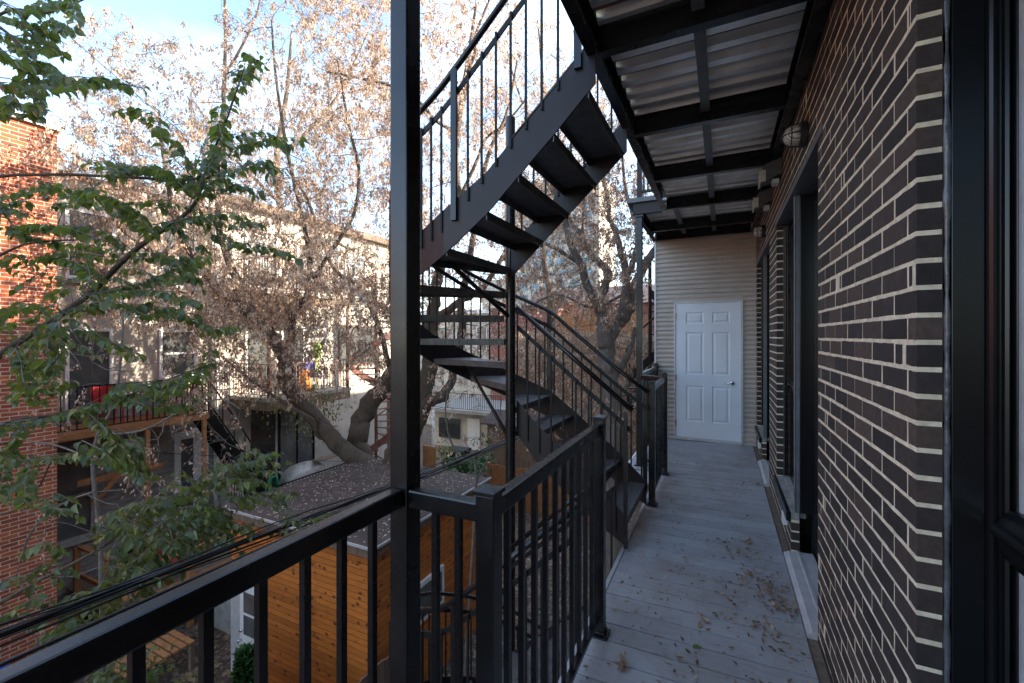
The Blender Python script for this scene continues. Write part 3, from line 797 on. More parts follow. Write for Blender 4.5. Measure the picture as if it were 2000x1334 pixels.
def railing(lab, a, b, posts, step=0.108, first=None, wid=0.041, loc=None):
    """a, b: (x, y) of the rail centre line ends"""
    t = thing('railing', (*(loc or a), DZ(a[0])), lab, 'railing', 'black balustrades along the balcony edge')
    A = Vector((*a, 0)); B = Vector((*b, 0)); d = (B-A).normalized(); L = (B-A).length
    MB().bar((a[0], a[1], RT-0.027), (b[0], b[1], RT-0.027), wid, 0.054).build('top_rail', 'black', t, bevel=0.006)
    MB().bar((a[0], a[1], -1.452), (b[0], b[1], -1.452), 0.030, 0.026).build('bottom_rail', 'black', t, bevel=0.002)
    s = first if first is not None else step*0.8
    while s < L-0.03:
        p = A+d*s
        MB().box(p.x-0.0095, p.x+0.0095, p.y-0.0095, p.y+0.0095, -1.438, RT-0.0545).build('baluster', 'black', t, bevel=0.0012)
        s += step
    for q in posts: post(t, *q)
    return t
railing('near balustrade running from the left edge to the tall post', (-0.8725, 1.0245), (-0.8725, -1.4), [], first=0.106)
railing('shortest balustrade between the tall post and the capped corner post', (-0.8395, 1.047), (-0.602, 1.047), [(-0.5745, 1.047)], step=0.0785, first=0.088, loc=(-0.72, 1.047))
railing('balustrade from the capped corner post to the foot of the upper stair', (-0.582, 1.075), (-0.582, 2.213), [(-0.5745, 2.241)], step=0.1045, first=0.10)
railing('far balustrade beside the white door end of the deck', (-0.585, 4.186), (-0.585, 5.122), [(-0.578, 4.158), (-0.578, 5.15)], step=0.104, first=0.09)
railing('little cross balustrade from the slim far post to the far balustrade', (-0.862, 5.30), (-0.606, 5.18), [], step=0.1, first=0.06)
railing('last balustrade from the slim far post to the corrugated wall', (-0.90, 5.44), (-0.90, 6.88), [(-0.90, 6.92)], step=0.11, first=0.1)
# ------------------------------------------------------------------ steel winder staircase
FX, FY, RO, RI = -1.533, 3.15, 0.93, 0.052
def TZ(n): return -1.338+0.188*(n-1)
def nose(n):
    """outer point, inner point of the nosing of tread n"""
    if n <= 4: x = -0.63-0.23*(n-1); return (x, FY+RO), (x, FY+RI)
    if n >= 12:
        x = FX+(0.05 if n == 12 else 0.05+0.205*(n-12)+0.0); return (x, FY-RO), (x, FY-RI)
    a = R(90+25.714*(n-5)); return (FX+RO*math.cos(a), FY+RO*math.sin(a)), (FX+RI*math.cos(a), FY+RI*math.sin(a))
def station(n):      # path of the pitch line
    if n <= 4: x = -0.63-0.23*(n-1); return x, FY+RO
    if n >= 12: x = FX+0.298-0.205+0.205*(n-12); return x, FY-RO
    a = R(90+25.714*(n-5)); return FX+RO*math.cos(a), FY+RO*math.sin(a)
XB = {12: -1.44, 13: -1.235, 14: -1.03, 15: -0.822, 16: -0.628}     # back edges of treads 11..15
def back(n):
    if n <= 10: return nose(n+1)
    x = XB[n+1] if n > 11 else FX+0.02
    return (x, FY-RO), (x, FY-RI)
def make_stair(lab):
    t = thing('steel_staircase', (FX, FY, DZ(-0.6)), lab, 'staircase')
    for n in range(1, 16):
        (ox, oy), (ix, iy) = nose(n)
        if n >= 12: ox = ix = (XB[n+1]-0.245)
        if n == 11: pass
        (bx, by), (cx, cy) = back(n)
        z = TZ(n); m = MB()
        if 5 <= n <= 11:   # wedge: shrink slightly so that neighbours do not share planes
            mid = None
        P = [(ix, iy), (ox, oy), (bx, by), (cx, cy)]
        th = 0.006
        vs = [(x, y, z-th) for x, y in P]+[(x, y, z) for x, y in P]
        m.add(vs, [(3,2,1,0),(4,5,6,7),(0,1,5,4),(1,2,6,5),(2,3,7,6),(3,0,4,7)])
        for (p, q) in ((P[0], P[1]), (P[3], P[2])):     # turned-down front and back edges
            a = Vector((*p, z-0.026)); b = Vector((*q, z-0.026)); m.bar(a, b, 0.007, 0.051)
        m.build('tread', 'plate', t)
    # outer stringer along the path
    def pz(n): return TZ(n)-0.188-0.045      # bottom of the stringer at the nosing line of n
    pts = [(-0.615, FY+RO, -1.53, TZ(1)+0.02)]
    for n in range(2, 12):
        x, y = station(n); pts.append((x, y, pz(n), pz(n)+0.27 if n > 4 else pz(n)+0.30))
    pts.append((FX, FY-RO, pz(12)+0.0, pz(12)+0.275))
    for n in (13, 14, 15, 16):
        pts.append((XB[n], FY-RO, TZ(n-1)-0.02, TZ(n-1)+0.225))
    pts.append((-0.590, FY-RO, 1.31, 1.33+0.19))
    mo_ = MB(); mo_.ribbon([(x+0.0*i, y, a, b) for i, (x, y, a, b) in enumerate(pts)], 0.010)
    mo_.build('outer_stringer', 'stringer', t)
    il = MB(); il.ribbon([(-0.615, FY+RI, -1.53, TZ(1)+0.02), (-0.86, FY+RI, pz(2), pz(2)+0.3), (-1.09, FY+RI, pz(3), pz(3)+0.3), (-1.32, FY+RI, pz(4), pz(4)+0.3), (-1.50, FY+RI, pz(5)+0.03, pz(5)+0.30)], 0.010)
    il.build('inner_stringer', 'stringer', t)
    iu = MB(); iu.ribbon([(-1.50, FY-RI, TZ(11)-0.08, TZ(11)+0.17), (-1.235, FY-RI, TZ(12)-0.02, TZ(12)+0.225), (-1.03, FY-RI, TZ(13)-0.02, TZ(13)+0.225), (-0.822, FY-RI, TZ(14)-0.02, TZ(14)+0.225), (-0.60, FY-RI, TZ(15)-0.0, TZ(15)+0.24)], 0.010)
    iu.build('inner_stringer', 'stringer', t)
    co = MB(); co.cyl((FX, FY, GZ if lab[0] != 'l' else GZ), (FX, FY, 1.75), 0.040, 20); co.lathe((FX, FY, 1.75), [(0.040, 0.001), (0.034, 0.010), (0.012, 0.014)], 20)
    if lab.startswith('black'): co.build('column', 'black', t, smooth=False)
    br = MB(); br.cyl((FX-0.28, FY-0.62, 0.60), (FX-0.005, FY-0.03, 0.16), 0.017, 10); br.build('brace', 'stringer', t, smooth=True)
    br = MB(); br.cyl((FX-0.60, FY+0.30, -0.245), (FX-0.03, FY+0.02, -0.82), 0.014, 10); br.build('brace', 'stringer', t, smooth=True)
    # pitch of the rails along the outer path
    op = [(-0.60, FY+RO, TZ(1))]
    for n in range(2, 5): x, y = station(n); op.append((x, y, TZ(n)))
    for n in range(5, 12): x, y = station(n); op.append((x, y, TZ(n)))
    op.append((FX, FY-RO, TZ(12)-0.02))
    op.append((-0.68, FY-RO, TZ(12)-0.02+0.917*(-0.68-FX)))
    H, B = 0.83, 0.675
    def smoothp(P, up, out=0.0, sub=4):
        Q = [Vector((x, y, z+up)) for x, y, z in P]; r = [Q[0]]
        for i in range(1, len(Q)-1):
            a, b, c = Q[i-1], Q[i], Q[i+1]
            s1 = b+(a-b)*0.25; s2 = b+(c-b)*0.25
            for k in range(sub+1):
                u = k/sub; r.append(s1*(1-u)**2+b*2*u*(1-u)+s2*u*u)
        r.append(Q[-1]); return r
    hr = MB(); hr.tube(smoothp(op, H), 0.0185, 10); hr.build('handrail', 'black', t, smooth=True)
    fb = MB(); fb.ribbon([(p.x, p.y, p.z-0.020, p.z+0.020) for p in smoothp(op, B)], 0.009); fb.build('flat_bar', 'black_far', t)
    # inner rails
    ilow = [(-0.58, FY+RI+0.0, TZ(1)-0.03), (-1.50, FY+RI+0.0, TZ(5)-0.01)]
    iup = [(-1.505, FY-RI, TZ(12)-0.02), (-0.68, FY-RI, TZ(12)-0.02+0.917*0.825)]
    for P in (ilow, iup):
        k = MB(); k.tube([Vector((x, y, z+H)) for x, y, z in P], 0.0185, 10); k.build('handrail', 'black', t, smooth=True)
        k = MB(); k.ribbon([(x, y, z+B-0.02, z+B+0.02) for x, y, z in P], 0.009); k.build('flat_bar', 'black_far', t)
    # balusters
    def run(P, step, side, first=0.07, zoff=-0.055, last=0.0, posts=()):
        Q = [Vector(p) for p in P]; L = [(b-a).xy.length for a, b in zip(Q, Q[1:])]; tot = sum(L); s = first; k = 0
        while s < tot-last:
            r_ = s; i = 0
            while r_ > L[i] and i < len(L)-1: r_ -= L[i]; i += 1
            a, b = Q[i], Q[i+1]; u = r_/L[i]; p = a.lerp(b, u); d = (b-a).xy.normalized(); nrm = Vector((d.y, -d.x))*side*0.0125
            big = False
            w = 0.019 if big else 0.0092
            zt = p.z+(H-0.02 if big else B+0.024)
            MB().box(p.x+nrm.x-w*0.7, p.x+nrm.x+w*0.7, p.y+nrm.y-w*0.5, p.y+nrm.y+w*0.5, p.z+zoff, zt).build('post' if big else 'baluster', 'black_far', t)
            s += step; k += 1
        for (ux, uy) in posts:
            q = Vector((ux, uy)); best = None
            for a, b in zip(Q, Q[1:]):
                ab = (b-a).xy; u = max(0, min(1, (q-a.xy).dot(ab)/max(ab.dot(ab), 1e-9))); p = a.lerp(b, u)
                if best is None or (p.xy-q).length < best[0]: best = ((p.xy-q).length, p, ab.normalized())
            _, p, dd = best; nrm = Vector((dd.y, -dd.x))*side*0.017
            MB().box(p.x+nrm.x-0.019, p.x+nrm.x+0.019, p.y+nrm.y-0.010, p.y+nrm.y+0.010, p.z+zoff-0.02, p.z+H-0.015).build('post', 'black', t)
    lo = op[:4]+[op[4]]
    run([p for p in op if True], 0.094, 1, 0.06, -0.07, 0.02, posts=((-1.56, FY+RO), (-1.45, FY-RO), (-0.66, FY-RO), (-0.63, FY+RO), (FX-RO, FY)))
    run([(x, y, z) for x, y, z in ilow], 0.10, -1, 0.12, -0.16, 0.05)
    run([(x, y, z) for x, y, z in iup], 0.10, 1, 0.10, -0.03, 0.02)
    MB().box(-0.640, -0.612, FY+RI-0.030, FY+RI-0.006, -1.53, -0.545).build('newel_post', 'black', t, bevel=0.002)
    return t
stair = make_stair('black steel winder staircase turning up from the deck around a round column')
low = copy_tree(stair, (0, 0, -3.215)); low['label'] = 'black steel staircase descending below the deck, seen through the balusters'
for ch in [x for x in bpy.data.objects if x.parent == low]:
    if ch.name.startswith('column'): bpy.data.objects.remove(ch)
ld = MB()
ld.box(-0.93, 0.40, 2.3, 7.0, -4.80, -4.755)
struct(ld.build('lower_landing', 'deck'))

# ------------------------------------------------------------------ overhead cables
cb = thing('cable_bundle', (-3.0, 0.0, -1.5), 'thick bundle of twisted black utility cables sagging across the yard', 'cables')
def cpts(dx, dz, ph, wob=0.012):
    pts = []
    for i in range(90):
        y = -3+i*0.42
        z = -1.37-0.045*y+0.0006*(y-8)**2+dz
        a = y*3.2+ph
        pts.append((-3.0+dx+wob*math.cos(a), y, z+wob*math.sin(a)))
    return pts
for i, (dx, dz, ph, rr, wob) in enumerate([(0, 0, 0, 0.016, 0.010), (0, 0, 2.1, 0.014, 0.012), (0, 0, 4.2, 0.015, 0.011), (0.02, 0.05, 1, 0.007, 0.016), (0.0, -0.045, 3, 0.009, 0.010), (0.05, -0.02, 5, 0.005, 0.02), (0.02, 0.03, 0.5, 0.0045, 0.03)]):
    MB().tube(cpts(dx, dz, ph, wob), rr*0.72, 7).build('cable', 'soil', cb, smooth=True)
c2 = MB()
c2.tube([(-2.55, -3+i*0.6, -1.28-0.014*(-3+i*0.6)) for i in range(60)], 0.008, 6)
c2.tube([(-2.60, -3+i*0.6, -1.31-0.014*(-3+i*0.6)) for i in range(60)], 0.006, 6)
tag(c2.build('thin_cables', 'soil', smooth=True), 'pair of thin black cables just above the near handrail', 'cables')
c3 = MB()
def span(a, b, sag, r, n=24):
    a = Vector(a); b = Vector(b)
    c3.tube([a.lerp(b, i/n)+Vector((0, 0, -sag*4*(i/n)*(1-i/n))) for i in range(n+1)], r, 5)
span(onD(100, 40, 6), onD(620, 470, 14), 0.1, 0.006)
span(onD(-60, 862, 6), onD(800, 905, 14), 0.05, 0.006)
span(onD(90, 210, 8), onD(520, 520, 15), 0.1, 0.006)
tag(c3.build('telephone_wires', 'soil', smooth=True), 'thin slack wires crossing in front of the brick house and trees', 'wires')

# ------------------------------------------------------------------ orange cedar shed
sx0, sx1, sy0, sy1, sz1 = -8.1, -4.70, 4.95, 8.35, -3.12
sh = thing('garden_shed', (sx1, sy0, GZ), 'orange knotty pine shed with flat dark roof strewn with dead leaves', 'shed')
MB().box(sx0, sx1, sy0, sy1, GZ, sz1-0.10).build('wall', 'planks', sh)
rf = MB(); rf.box(sx0-0.12, sx1+0.10, sy0-0.10, sy1+0.1, sz1-0.02, sz1); ro = rf.build('roof', 'roof_felt', sh)
fa = MB(); fa.box(sx0-0.10, sx1+0.08, sy0-0.08, sy0-0.055, sz1-0.17, sz1-0.021); fa.box(sx1+0.055, sx1+0.08, sy0-0.0545, sy1+0.08, sz1-0.17, sz1-0.021)
fa.build('fascia', 'wood_dark', sh)
ee = MB(); ee.box(sx0-0.13, sx1+0.11, sy0-0.115, sy0-0.1005, sz1-0.03, sz1+0.012); ee.box(sx1+0.1005, sx1+0.115, sy0-0.10, sy1+0.1, sz1-0.03, sz1+0.012)
ee.build('drip_edge', 'aluminium', sh)
Pd = onY(470, 1250, sy0-0.03)
dx0 = onY(456, 1200, sy0).x; dl = onY(475, 1200, sy0).x
dx1 = onY(523, 1200, sy0).x
dd = MB(); dd.box(dx0, dx1, sy0-0.05, sy0-0.002, GZ, -4.32); dfo = dd.build('door_frame', 'aluminium', sh)
dd = MB(); dd.box(dl+0.02, dx1-0.04, sy0-0.075, sy0-0.0505, GZ+0.02, -4.40); dr_ = dd.build('door', 'white_paint', sh, bevel=0.004)
for (a, b) in ((-5.27, -4.93), (-4.88, -4.52)):
    MB().box(dl+0.13, dx1-0.13, sy0-0.080, sy0-0.0755, a, b).build('window_pane', 'glass_far', dr_)
kk = MB(); kk.lathe((dl+0.07, sy0-0.08, -5.22), [(0.03, 0), (0.03, -0.02), (0.02, -0.03)], 14, 'Y'); kk.lathe((dl+0.07, sy0-0.08, -5.38), [(0.012, 0), (0.015, -0.03), (0.03, -0.05), (0.02, -0.07)], 14, 'Y'); kk.build('door_knob', 'chrome', dr_, smooth=True)
for (y_, z_) in ((6.3, -5.0), (6.9, -4.7)):
    pass
wn = MB(); wn.box(sx1+0.002, sx1+0.045, 5.75, 6.75, -4.95, -4.25); wo = wn.build('side_window', 'white_paint', sh)
MB().box(sx1+0.0455, sx1+0.05, 5.83, 6.67, -4.87, -4.33).build('pane', 'glass_far', wo)

# ------------------------------------------------------------------ fences, table, shrubs in the near yard
def fence(lab, a, b, h, mat='wood_dark', w=0.14, loc=None):
    a = Vector(a); b = Vector(b); d = (b-a); L = d.length; d.normalize(); nrm = Vector((-d.y, d.x, 0))
    t = thing('fence', a, lab, 'fence')
    m = MB(); n = int(L/w)
    for i in range(n):
        p = a+d*(i*w); q = a+d*(i*w+w-0.012); hh = h+random.uniform(-.03, .03)
        vs = []
        for z in (0, hh):
            for (c, o) in ((p, -0.01), (q, -0.01), (q, 0.01), (p, 0.01)): vs.append((c.x+nrm.x*o, c.y+nrm.y*o, c.z+z))
        m.add(vs, [(3,2,1,0),(4,5,6,7),(0,1,5,4),(1,2,6,5),(2,3,7,6),(3,0,4,7)])
    m.build('boards', mat, t)
    r2 = MB()
    for z in (0.3, h-0.25): r2.bar(a+Vector((0, 0, z))+nrm*0.03, b+Vector((0, 0, z))+nrm*0.03, 0.035, 0.08)
    r2.build('rails', mat, t)
    for i in range(int(L/2.2)+1):
        p = a+d*min(i*2.2, L); MB().box(p.x-0.05, p.x+0.05, p.y-0.05, p.y+0.05, p.z, p.z+h+0.08).build('post', mat, t)
    return t
fence('weathered board fence below the near handrail', (-7.2, 2.75, GZ), (-4.1, 2.95, GZ), 1.35)
fence('short board fence beside the shed front corner', (-4.35, 3.0, GZ), (-4.2, 4.9, GZ), 1.7)
tx, ty = -9.35, 4.25
pl = thing('slatted_table', (tx, ty, GZ), 'low slatted wooden table standing on bare soil', 'table')
m = MB()
for i in range(8): m.box(tx-.5, tx+.5, ty-.52+i*.13, ty-.42+i*.13, GZ+0.50, GZ+0.53)
m.build('top', 'wood_orange', pl)
for (x, y) in ((-.46, -.5), (.46, -.5), (-.46, .45), (.46, .45)): MB().box(tx+x-0.04, tx+x+0.04, ty+y-0.03, ty+y+0.03, GZ, GZ+0.499).build('leg', 'wood_dark', pl)
# ================================================================== HOUSES ACROSS THE YARD
def windowp(par, X, y0, y1, z0, z1, div='h', mat='white_paint', fr=0.07):
    m = MB(); m.box(X, X+0.05, y0, y0+fr, z0, z1); m.box(X, X+0.05, y1-fr, y1, z0, z1)
    m.box(X, X+0.05, y0+fr+.0005, y1-fr-.0005, z0, z0+fr); m.box(X, X+0.05, y0+fr+.0005, y1-fr-.0005, z1-fr, z1)
    if div == 'h': m.box(X, X+0.045, y0+fr+.0005, y1-fr-.0005, (z0+z1)/2-0.025, (z0+z1)/2+0.025)
    if div == 'v': m.box(X, X+0.045, (y0+y1)/2-0.025, (y0+y1)/2+0.025, z0+fr+.0005, z1-fr-.0005)
    f = m.build('window', mat, par)
    MB().box(X+0.004, X+0.02, y0+fr+.001, y1-fr-.001, z0+fr+.001, z1-fr-.001).build('pane', 'glass_far', f)
    s = MB(); s.box(X-0.01, X+0.09, y0-0.06, y1+0.06, z0-0.10, z0-0.001); s.build('sill', 'concrete', f)
ob = thing('orange_brick_house', (-10.6, 0, GZ), 'tall orange brick house wall at the left edge, dappled with branch shadows', 'building')
MB().box(-20, -10.6, -9, 3.44, GZ, 3.62).build('wall', 'brick_orange', ob)
MB().box(-20.05, -10.52, -9, 3.5, 3.621, 3.72).build('roof_edge', 'aluminium', ob)

HX = -13.2
h1 = thing('white_brick_house', (HX, 5.5, GZ), 'pale painted brick house with white windows behind the green branches', 'building')
MB().box(-22, HX, 1.0, 7.62, -1.95, 3.62).build('upper_wall', 'stucco', h1)
MB().box(-22, HX+0.02, 1.0, 7.62, GZ, -1.951).build('lower_wall', 'brick_grey', h1)
MB().box(-22.2, HX+0.25, 1.0, 7.62, 3.621, 3.86).build('cornice', 'white_paint', h1)
windowp(h1, HX+0.001, 4.4, 5.25, -1.75, 0.18, 'n')
windowp(h1, HX+0.001, 6.2, 7.1, -1.10, 0.18, 'h')
for y in (2.2, 4.4, 6.2): windowp(h1, HX+0.001, y, y+0.9, 1.3, 2.9, 'h')
windowp(h1, HX+0.021, 3.3, 4.9, -4.6, -2.6, 'h', 'concrete')
MB().box(HX+0.021, HX+0.05, 6.55, 7.4, -4.9, -2.6).build('doorway', 'white_paint', h1)
MB().box(HX+0.0505, HX+0.06, 6.7, 7.0, -4.8, -2.8).build('dark_door', 'glass_far', h1)
MB().cyl((HX+0.15, 7.55, GZ), (HX+0.15, 7.55, 3.6), 0.06, 10).build('downpipe', 'white_paint', h1, smooth=True)
rd = thing('timber_balcony', (-11.95, 5.2, -2.0), 'orange timber balcony with black railing in front of the pale brick house', 'balcony')
MB().box(HX+0.03, -11.9, 2.6, 6.7, -2.12, -2.0).build('floor', 'wood_orange', rd)
def rail_row(par, a, b, z, h=0.95, step=0.12, mat='black_far', r=0.009):
    a = Vector(a); b = Vector(b); L = (b-a).length; n = int(L/step)
    m = MB(); m.bar((a.x, a.y, z+h), (b.x, b.y, z+h), 0.03, 0.03); m.bar((a.x, a.y, z+0.08), (b.x, b.y, z+0.08), 0.025, 0.02)
    for i in range(n+1):
        p = a.lerp(b, i/n); m.box(p.x-r, p.x+r, p.y-r, p.y+r, z+0.08, z+h)
    m.build('railing', mat, par)
rail_row(rd, (-11.93, 2.6, 0), (-11.93, 6.7, 0), -2.0)
rail_row(rd, (-11.93, 6.7, 0), (HX+0.1, 6.7, 0), -2.0)
for y in (2.7, 5.4, 6.62): MB().box(-12.0, -11.92, y-0.04, y+0.04, GZ, -2.121).build('post', 'wood_orange', rd)
bs = thing('outdoor_stair', (-11.9, 7.4, GZ), 'black open outdoor stair going down from the timber balcony', 'staircase')
m = MB(); m.bar((-12.0, 6.8, -2.1), (-12.0, 9.2, GZ), 0.03, 0.22); m.bar((-12.75, 6.8, -2.1), (-12.75, 9.2, GZ), 0.03, 0.22); m.build('stringer', 'black_far', bs)
for i in range(15):
    u = i/15; MB().box(-12.73, -12.02, 6.8+2.4*u, 7.05+2.4*u, -2.15-4.0*u, -2.12-4.0*u).build('tread', 'black_far', bs)
m = MB(); m.tube([(-12.0, 6.8, -1.2), (-12.0, 9.2, -5.2)], 0.02, 6); m.tube([(-12.75, 6.8, -1.2), (-12.75, 9.2, -5.2)], 0.02, 6)
for i in range(9): m.box(-12.01, -11.99, 6.8+0.3*i, 6.82+0.3*i, -2.1-0.5*i, -1.2-0.5*i)
m.build('handrail', 'black_far', bs)

h2 = thing('cream_house', (HX, 12, GZ), 'cream rendered house with two stacked balconies behind the big maple', 'building')
MB().box(-22, HX+0.1, 7.63, 14.9, GZ, 3.9).build('wall', 'stucco', h2)
MB().box(-22, HX+0.35, 7.63, 14.9, 3.901, 4.15).build('cornice', 'wood_dark', h2)
X2 = HX+0.101
windowp(h2, X2, 8.4, 9.2, -1.7, 0.35, 'n'); windowp(h2, X2, 9.6, 10.5, -1.7, 0.35, 'n')
windowp(h2, X2, 12.0, 14.1, -1.2, 0.45, 'v', 'wood_dark'); 
for y in (8.4, 10.2, 12.3): windowp(h2, X2, y, y+1.1, 1.5, 3.2, 'h')
MB().box(X2, X2+0.03, 8.6, 9.4, GZ+1.2, -2.2).build('dark_opening', 'glass', h2)
windowp(h2, X2, 9.5, 10.9, GZ+1.2, -2.3, 'v', 'frame_dark')
def balcony(lab, x0, y0, y1, z, cut=True, posts=True, mat='rust'):
    t = thing('balcony', (x0, y0, z), lab, 'balcony')
    MB().box(X2+0.001, x0, y0, y1, z-0.10, z).build('floor', 'concrete', t)
    m = MB(); m.box(x0-0.08, x0-0.03, y0+0.05, y1-0.02, z-0.36, z-0.101); m.box(X2+0.03, x0-0.081, y0+0.05, y0+0.10, z-0.36, z-0.101); m.build('skirt', 'wood_dark', t)
    rail_row(t, (x0-0.06, y0+0.06, 0), (x0-0.06, y1-0.06, 0), z, 0.95, 0.11, mat); rail_row(t, (x0-0.06, y0+0.06, 0), (X2+0.1, y0+0.06, 0), z, 0.95, 0.11, mat)
    if posts:
        for y in (y0+0.1, y1-0.1): MB().box(x0-0.10, x0-0.03, y-0.035, y+0.035, z+0.001, z+2.9).build('post', mat, t)
    return t
balcony('lower cream house balcony with dark skirt, rusty posts and toys on it', -11.4, 7.95, 11.0, -1.75)
balcony('upper cream house balcony half hidden by branches', -11.4, 7.95, 11.0, 1.30, posts=False)
balcony('ground level terrace of the cream house with a covered grill', -10.9, 7.9, 11.6, GZ+1.15, posts=False, mat='black_far')
# things on the balconies
gr = thing('covered_grill', (-11.6, 9.3, GZ+1.15), 'barbecue wrapped in a wrinkled grey plastic cover on the terrace', 'grill')
m = MB(); n = 14; vs = []
for j, (zz, sc_) in enumerate(((0, 1.0), (0.35, 0.96), (0.75, 0.93), (0.95, 0.80), (1.12, 0.52), (1.16, 0.2))):
    for k in range(n):
        a = 2*math.pi*k/n; rx = 0.36*sc_*(abs(math.cos(a))**0.5*(1 if math.cos(a) > 0 else -1)); ry = 0.78*sc_*(abs(math.sin(a))**0.5*(1 if math.sin(a) > 0 else -1))
        vs.append((-11.6+rx+random.uniform(-.02, .02), 9.3+ry+random.uniform(-.02, .02), GZ+1.152+zz))
fs = [(j*n+k, j*n+(k+1) % n, (j+1)*n+(k+1) % n, (j+1)*n+k) for j in range(5) for k in range(n)]; fs.append(tuple(5*n+k for k in range(n)))
m.add(vs, fs); m.build('cover', 'tarp', gr, smooth=True)
MB().box(-11.5, -11.2, 9.5, 10.5, GZ+1.15+1.165, GZ+1.15+1.20).build('wooden_lid', 'wood_dark', gr)
hs = MB()
for i in range(9):
    a0 = i*0.7; pts = [(-11.55+0.02*i, 8.15+0.16*math.sin(a)*1.0, GZ+1.75+0.42*math.cos(a)+0.01*i) for a in [2*math.pi*k/16 for k in range(17)]]
    hs.tube(pts, 0.018, 6)
tag(hs.build('garden_hose', 'teal', smooth=True), 'coiled green garden hose hanging at the terrace corner', 'hose')
def chair(nm, lab, x, y, z, mat):
    t = thing(nm, (x, y, z), lab, 'chair')
    MB().box(x-0.22, x+0.22, y-0.22, y+0.22, z+0.42, z+0.45).build('seat', mat, t)
    MB().box(x-0.25, x-0.221, y-0.22, y+0.22, z+0.451, z+0.88).build('backrest', mat, t)
    for sx in (-.19, .19):
        for sy in (-.19, .19): MB().cyl((x+sx, y+sy, z), (x+sx, y+sy, z+0.419), 0.014, 6).build('leg', mat, t)
chair('folding_chair', 'red chair with back to the rail on the timber balcony', -12.5, 4.9, -2.0, 'red')
chair('folding_chair', 'blue folding chair on the lower cream house balcony', -12.0, 10.0, -1.75, 'blue')
tb = thing('patio_table', (-12.5, 6.0, -2.0), 'long red table on the timber balcony', 'table')
MB().box(-12.9, -12.1, 5.4, 6.55, -1.32, -1.28).build('top', 'red', tb)
for sx in (-12.82, -12.18):
    for sy in (5.5, 6.45): MB().cyl((sx, sy, -2.0), (sx, sy, -1.321), 0.02, 6).build('leg', 'red', tb)
pt_ = MB(); pt_.lathe((-12.05, 6.5, -1.98), [(0.10, 0), (0.17, 0.26), (0.18, 0.30), (0.15, 0.30)], 16); tag(pt_.build('flower_pot', 'terracotta', smooth=True), 'terracotta pot at the end of the timber balcony', 'flower pot')
kt = MB(); kt.lathe((-11.95, 9.62, -1.745), [(0.16, 0), (0.19, 0.25), (0.13, 0.62), (0.04, 0.7)], 14); tag(kt.build('orange_bag', 'orange', smooth=True), 'orange cloth sack leaning behind the maple limb on the balcony', 'bag')
lm = MB(); lm.lathe((-11.9, 10.02, -0.72), [(0.05, 0), (0.13, 0.1), (0.14, 0.4), (0.07, 0.5)], 10); lm.box(-11.91, -11.89, 10.0, 10.04, -1.745, -0.72); tag(lm.build('lime_toy', 'lime', smooth=True), 'lime green toy propped up on the lower balcony', 'toy')
# red spiral stair
def spiral(nm, lab, cx, cy, z0, z1, r, turns, mat, a0=0.0, n=None):
    t = thing(nm, (cx, cy, z0), lab, 'spiral staircase')
    MB().cyl((cx, cy, z0), (cx, cy, z1+0.9), 0.05, 10).build('pole', mat, t)
    N = int((z1-z0)/0.2)
    tr = MB(); rb = MB(); hp = []; sp = []
    for i in range(N+1):
        a = a0+2*math.pi*turns*i/N; b = a+2*math.pi*turns/N*1.1; z = z0+(z1-z0)*i/N
        if i < N:
            P = [(cx+.05*math.cos(a), cy+.05*math.sin(a)), (cx+r*math.cos(a), cy+r*math.sin(a)), (cx+r*math.cos(b), cy+r*math.sin(b)), (cx+.05*math.cos(b), cy+.05*math.sin(b))]
            tq = MB(); tq.add([(x, y, z-.03) for x, y in P]+[(x, y, z) for x, y in P], [(3,2,1,0),(4,5,6,7),(0,1,5,4),(1,2,6,5),(2,3,7,6),(3,0,4,7)]); tq.build('tread', mat, t)
        hp.append((cx+r*math.cos(a), cy+r*math.sin(a), z+0.95)); sp.append((cx+r*math.cos(a), cy+r*math.sin(a), z-0.16, z+0.10))
        rb.tube([(cx+r*math.cos(a), cy+r*math.sin(a), z), hp[-1]], 0.011, 5)
    MB().tube(hp, 0.022, 6).build('handrail', mat, t); MB().ribbon(sp, 0.012).build('stringer', mat, t); rb.build('balusters', mat, t)
p = onX(690, 760, -11.0)
spiral('spiral_staircase', 'rust red spiral staircase between the cream house balconies', -11.0, 11.75, -1.75, 1.35, 0.85, 1.05, 'rust', 2.2)
spiral('spiral_staircase', 'rust red spiral staircase leading down to the yard by the brick extension', -11.0, 11.75, GZ+0.1, -1.95, 0.85, 1.2, 'rust', 1.0)
for (x, y) in ((-10.1, 11.3), (-10.1, 10.9)):
    pass
tag(MB().box(-11.3, -10.3, 12.65, 13.2, GZ, -2.3).build('brick_extension', 'brick_grey'), 'low grey brick extension behind the maple trunk', 'building')

# near-left yard clutter: deck frame, diagonal brace, boards
yd = thing('timber_deck', (-11.2, 5.4, GZ), 'unfinished brown timber deck with handrails below the pale house', 'deck')
MB().box(-13.1, -10.2, 4.4, 7.6, GZ+0.55, GZ+0.62).build('floor', 'wood_dark', yd)
m = MB()
for (a, b) in (((-10.25, 4.45), (-10.25, 7.55)), ((-12.6, 4.45), (-10.3, 4.45))):
    m.bar((*a, GZ+1.62), (*b, GZ+1.62), 0.10, 0.05); m.bar((*a, GZ+1.0), (*b, GZ+1.0), 0.05, 0.09)
m.build('rails', 'wood_orange', yd)
for (x, y) in ((-10.25, 4.4), (-10.25, 5.4), (-10.25, 6.5), (-10.25, 7.5), (-11.4, 4.4), (-12.6, 4.4)): MB().box(x-0.05, x+0.05, y-0.05, y+0.05, GZ, GZ+1.60).build('post', 'wood_orange', yd)
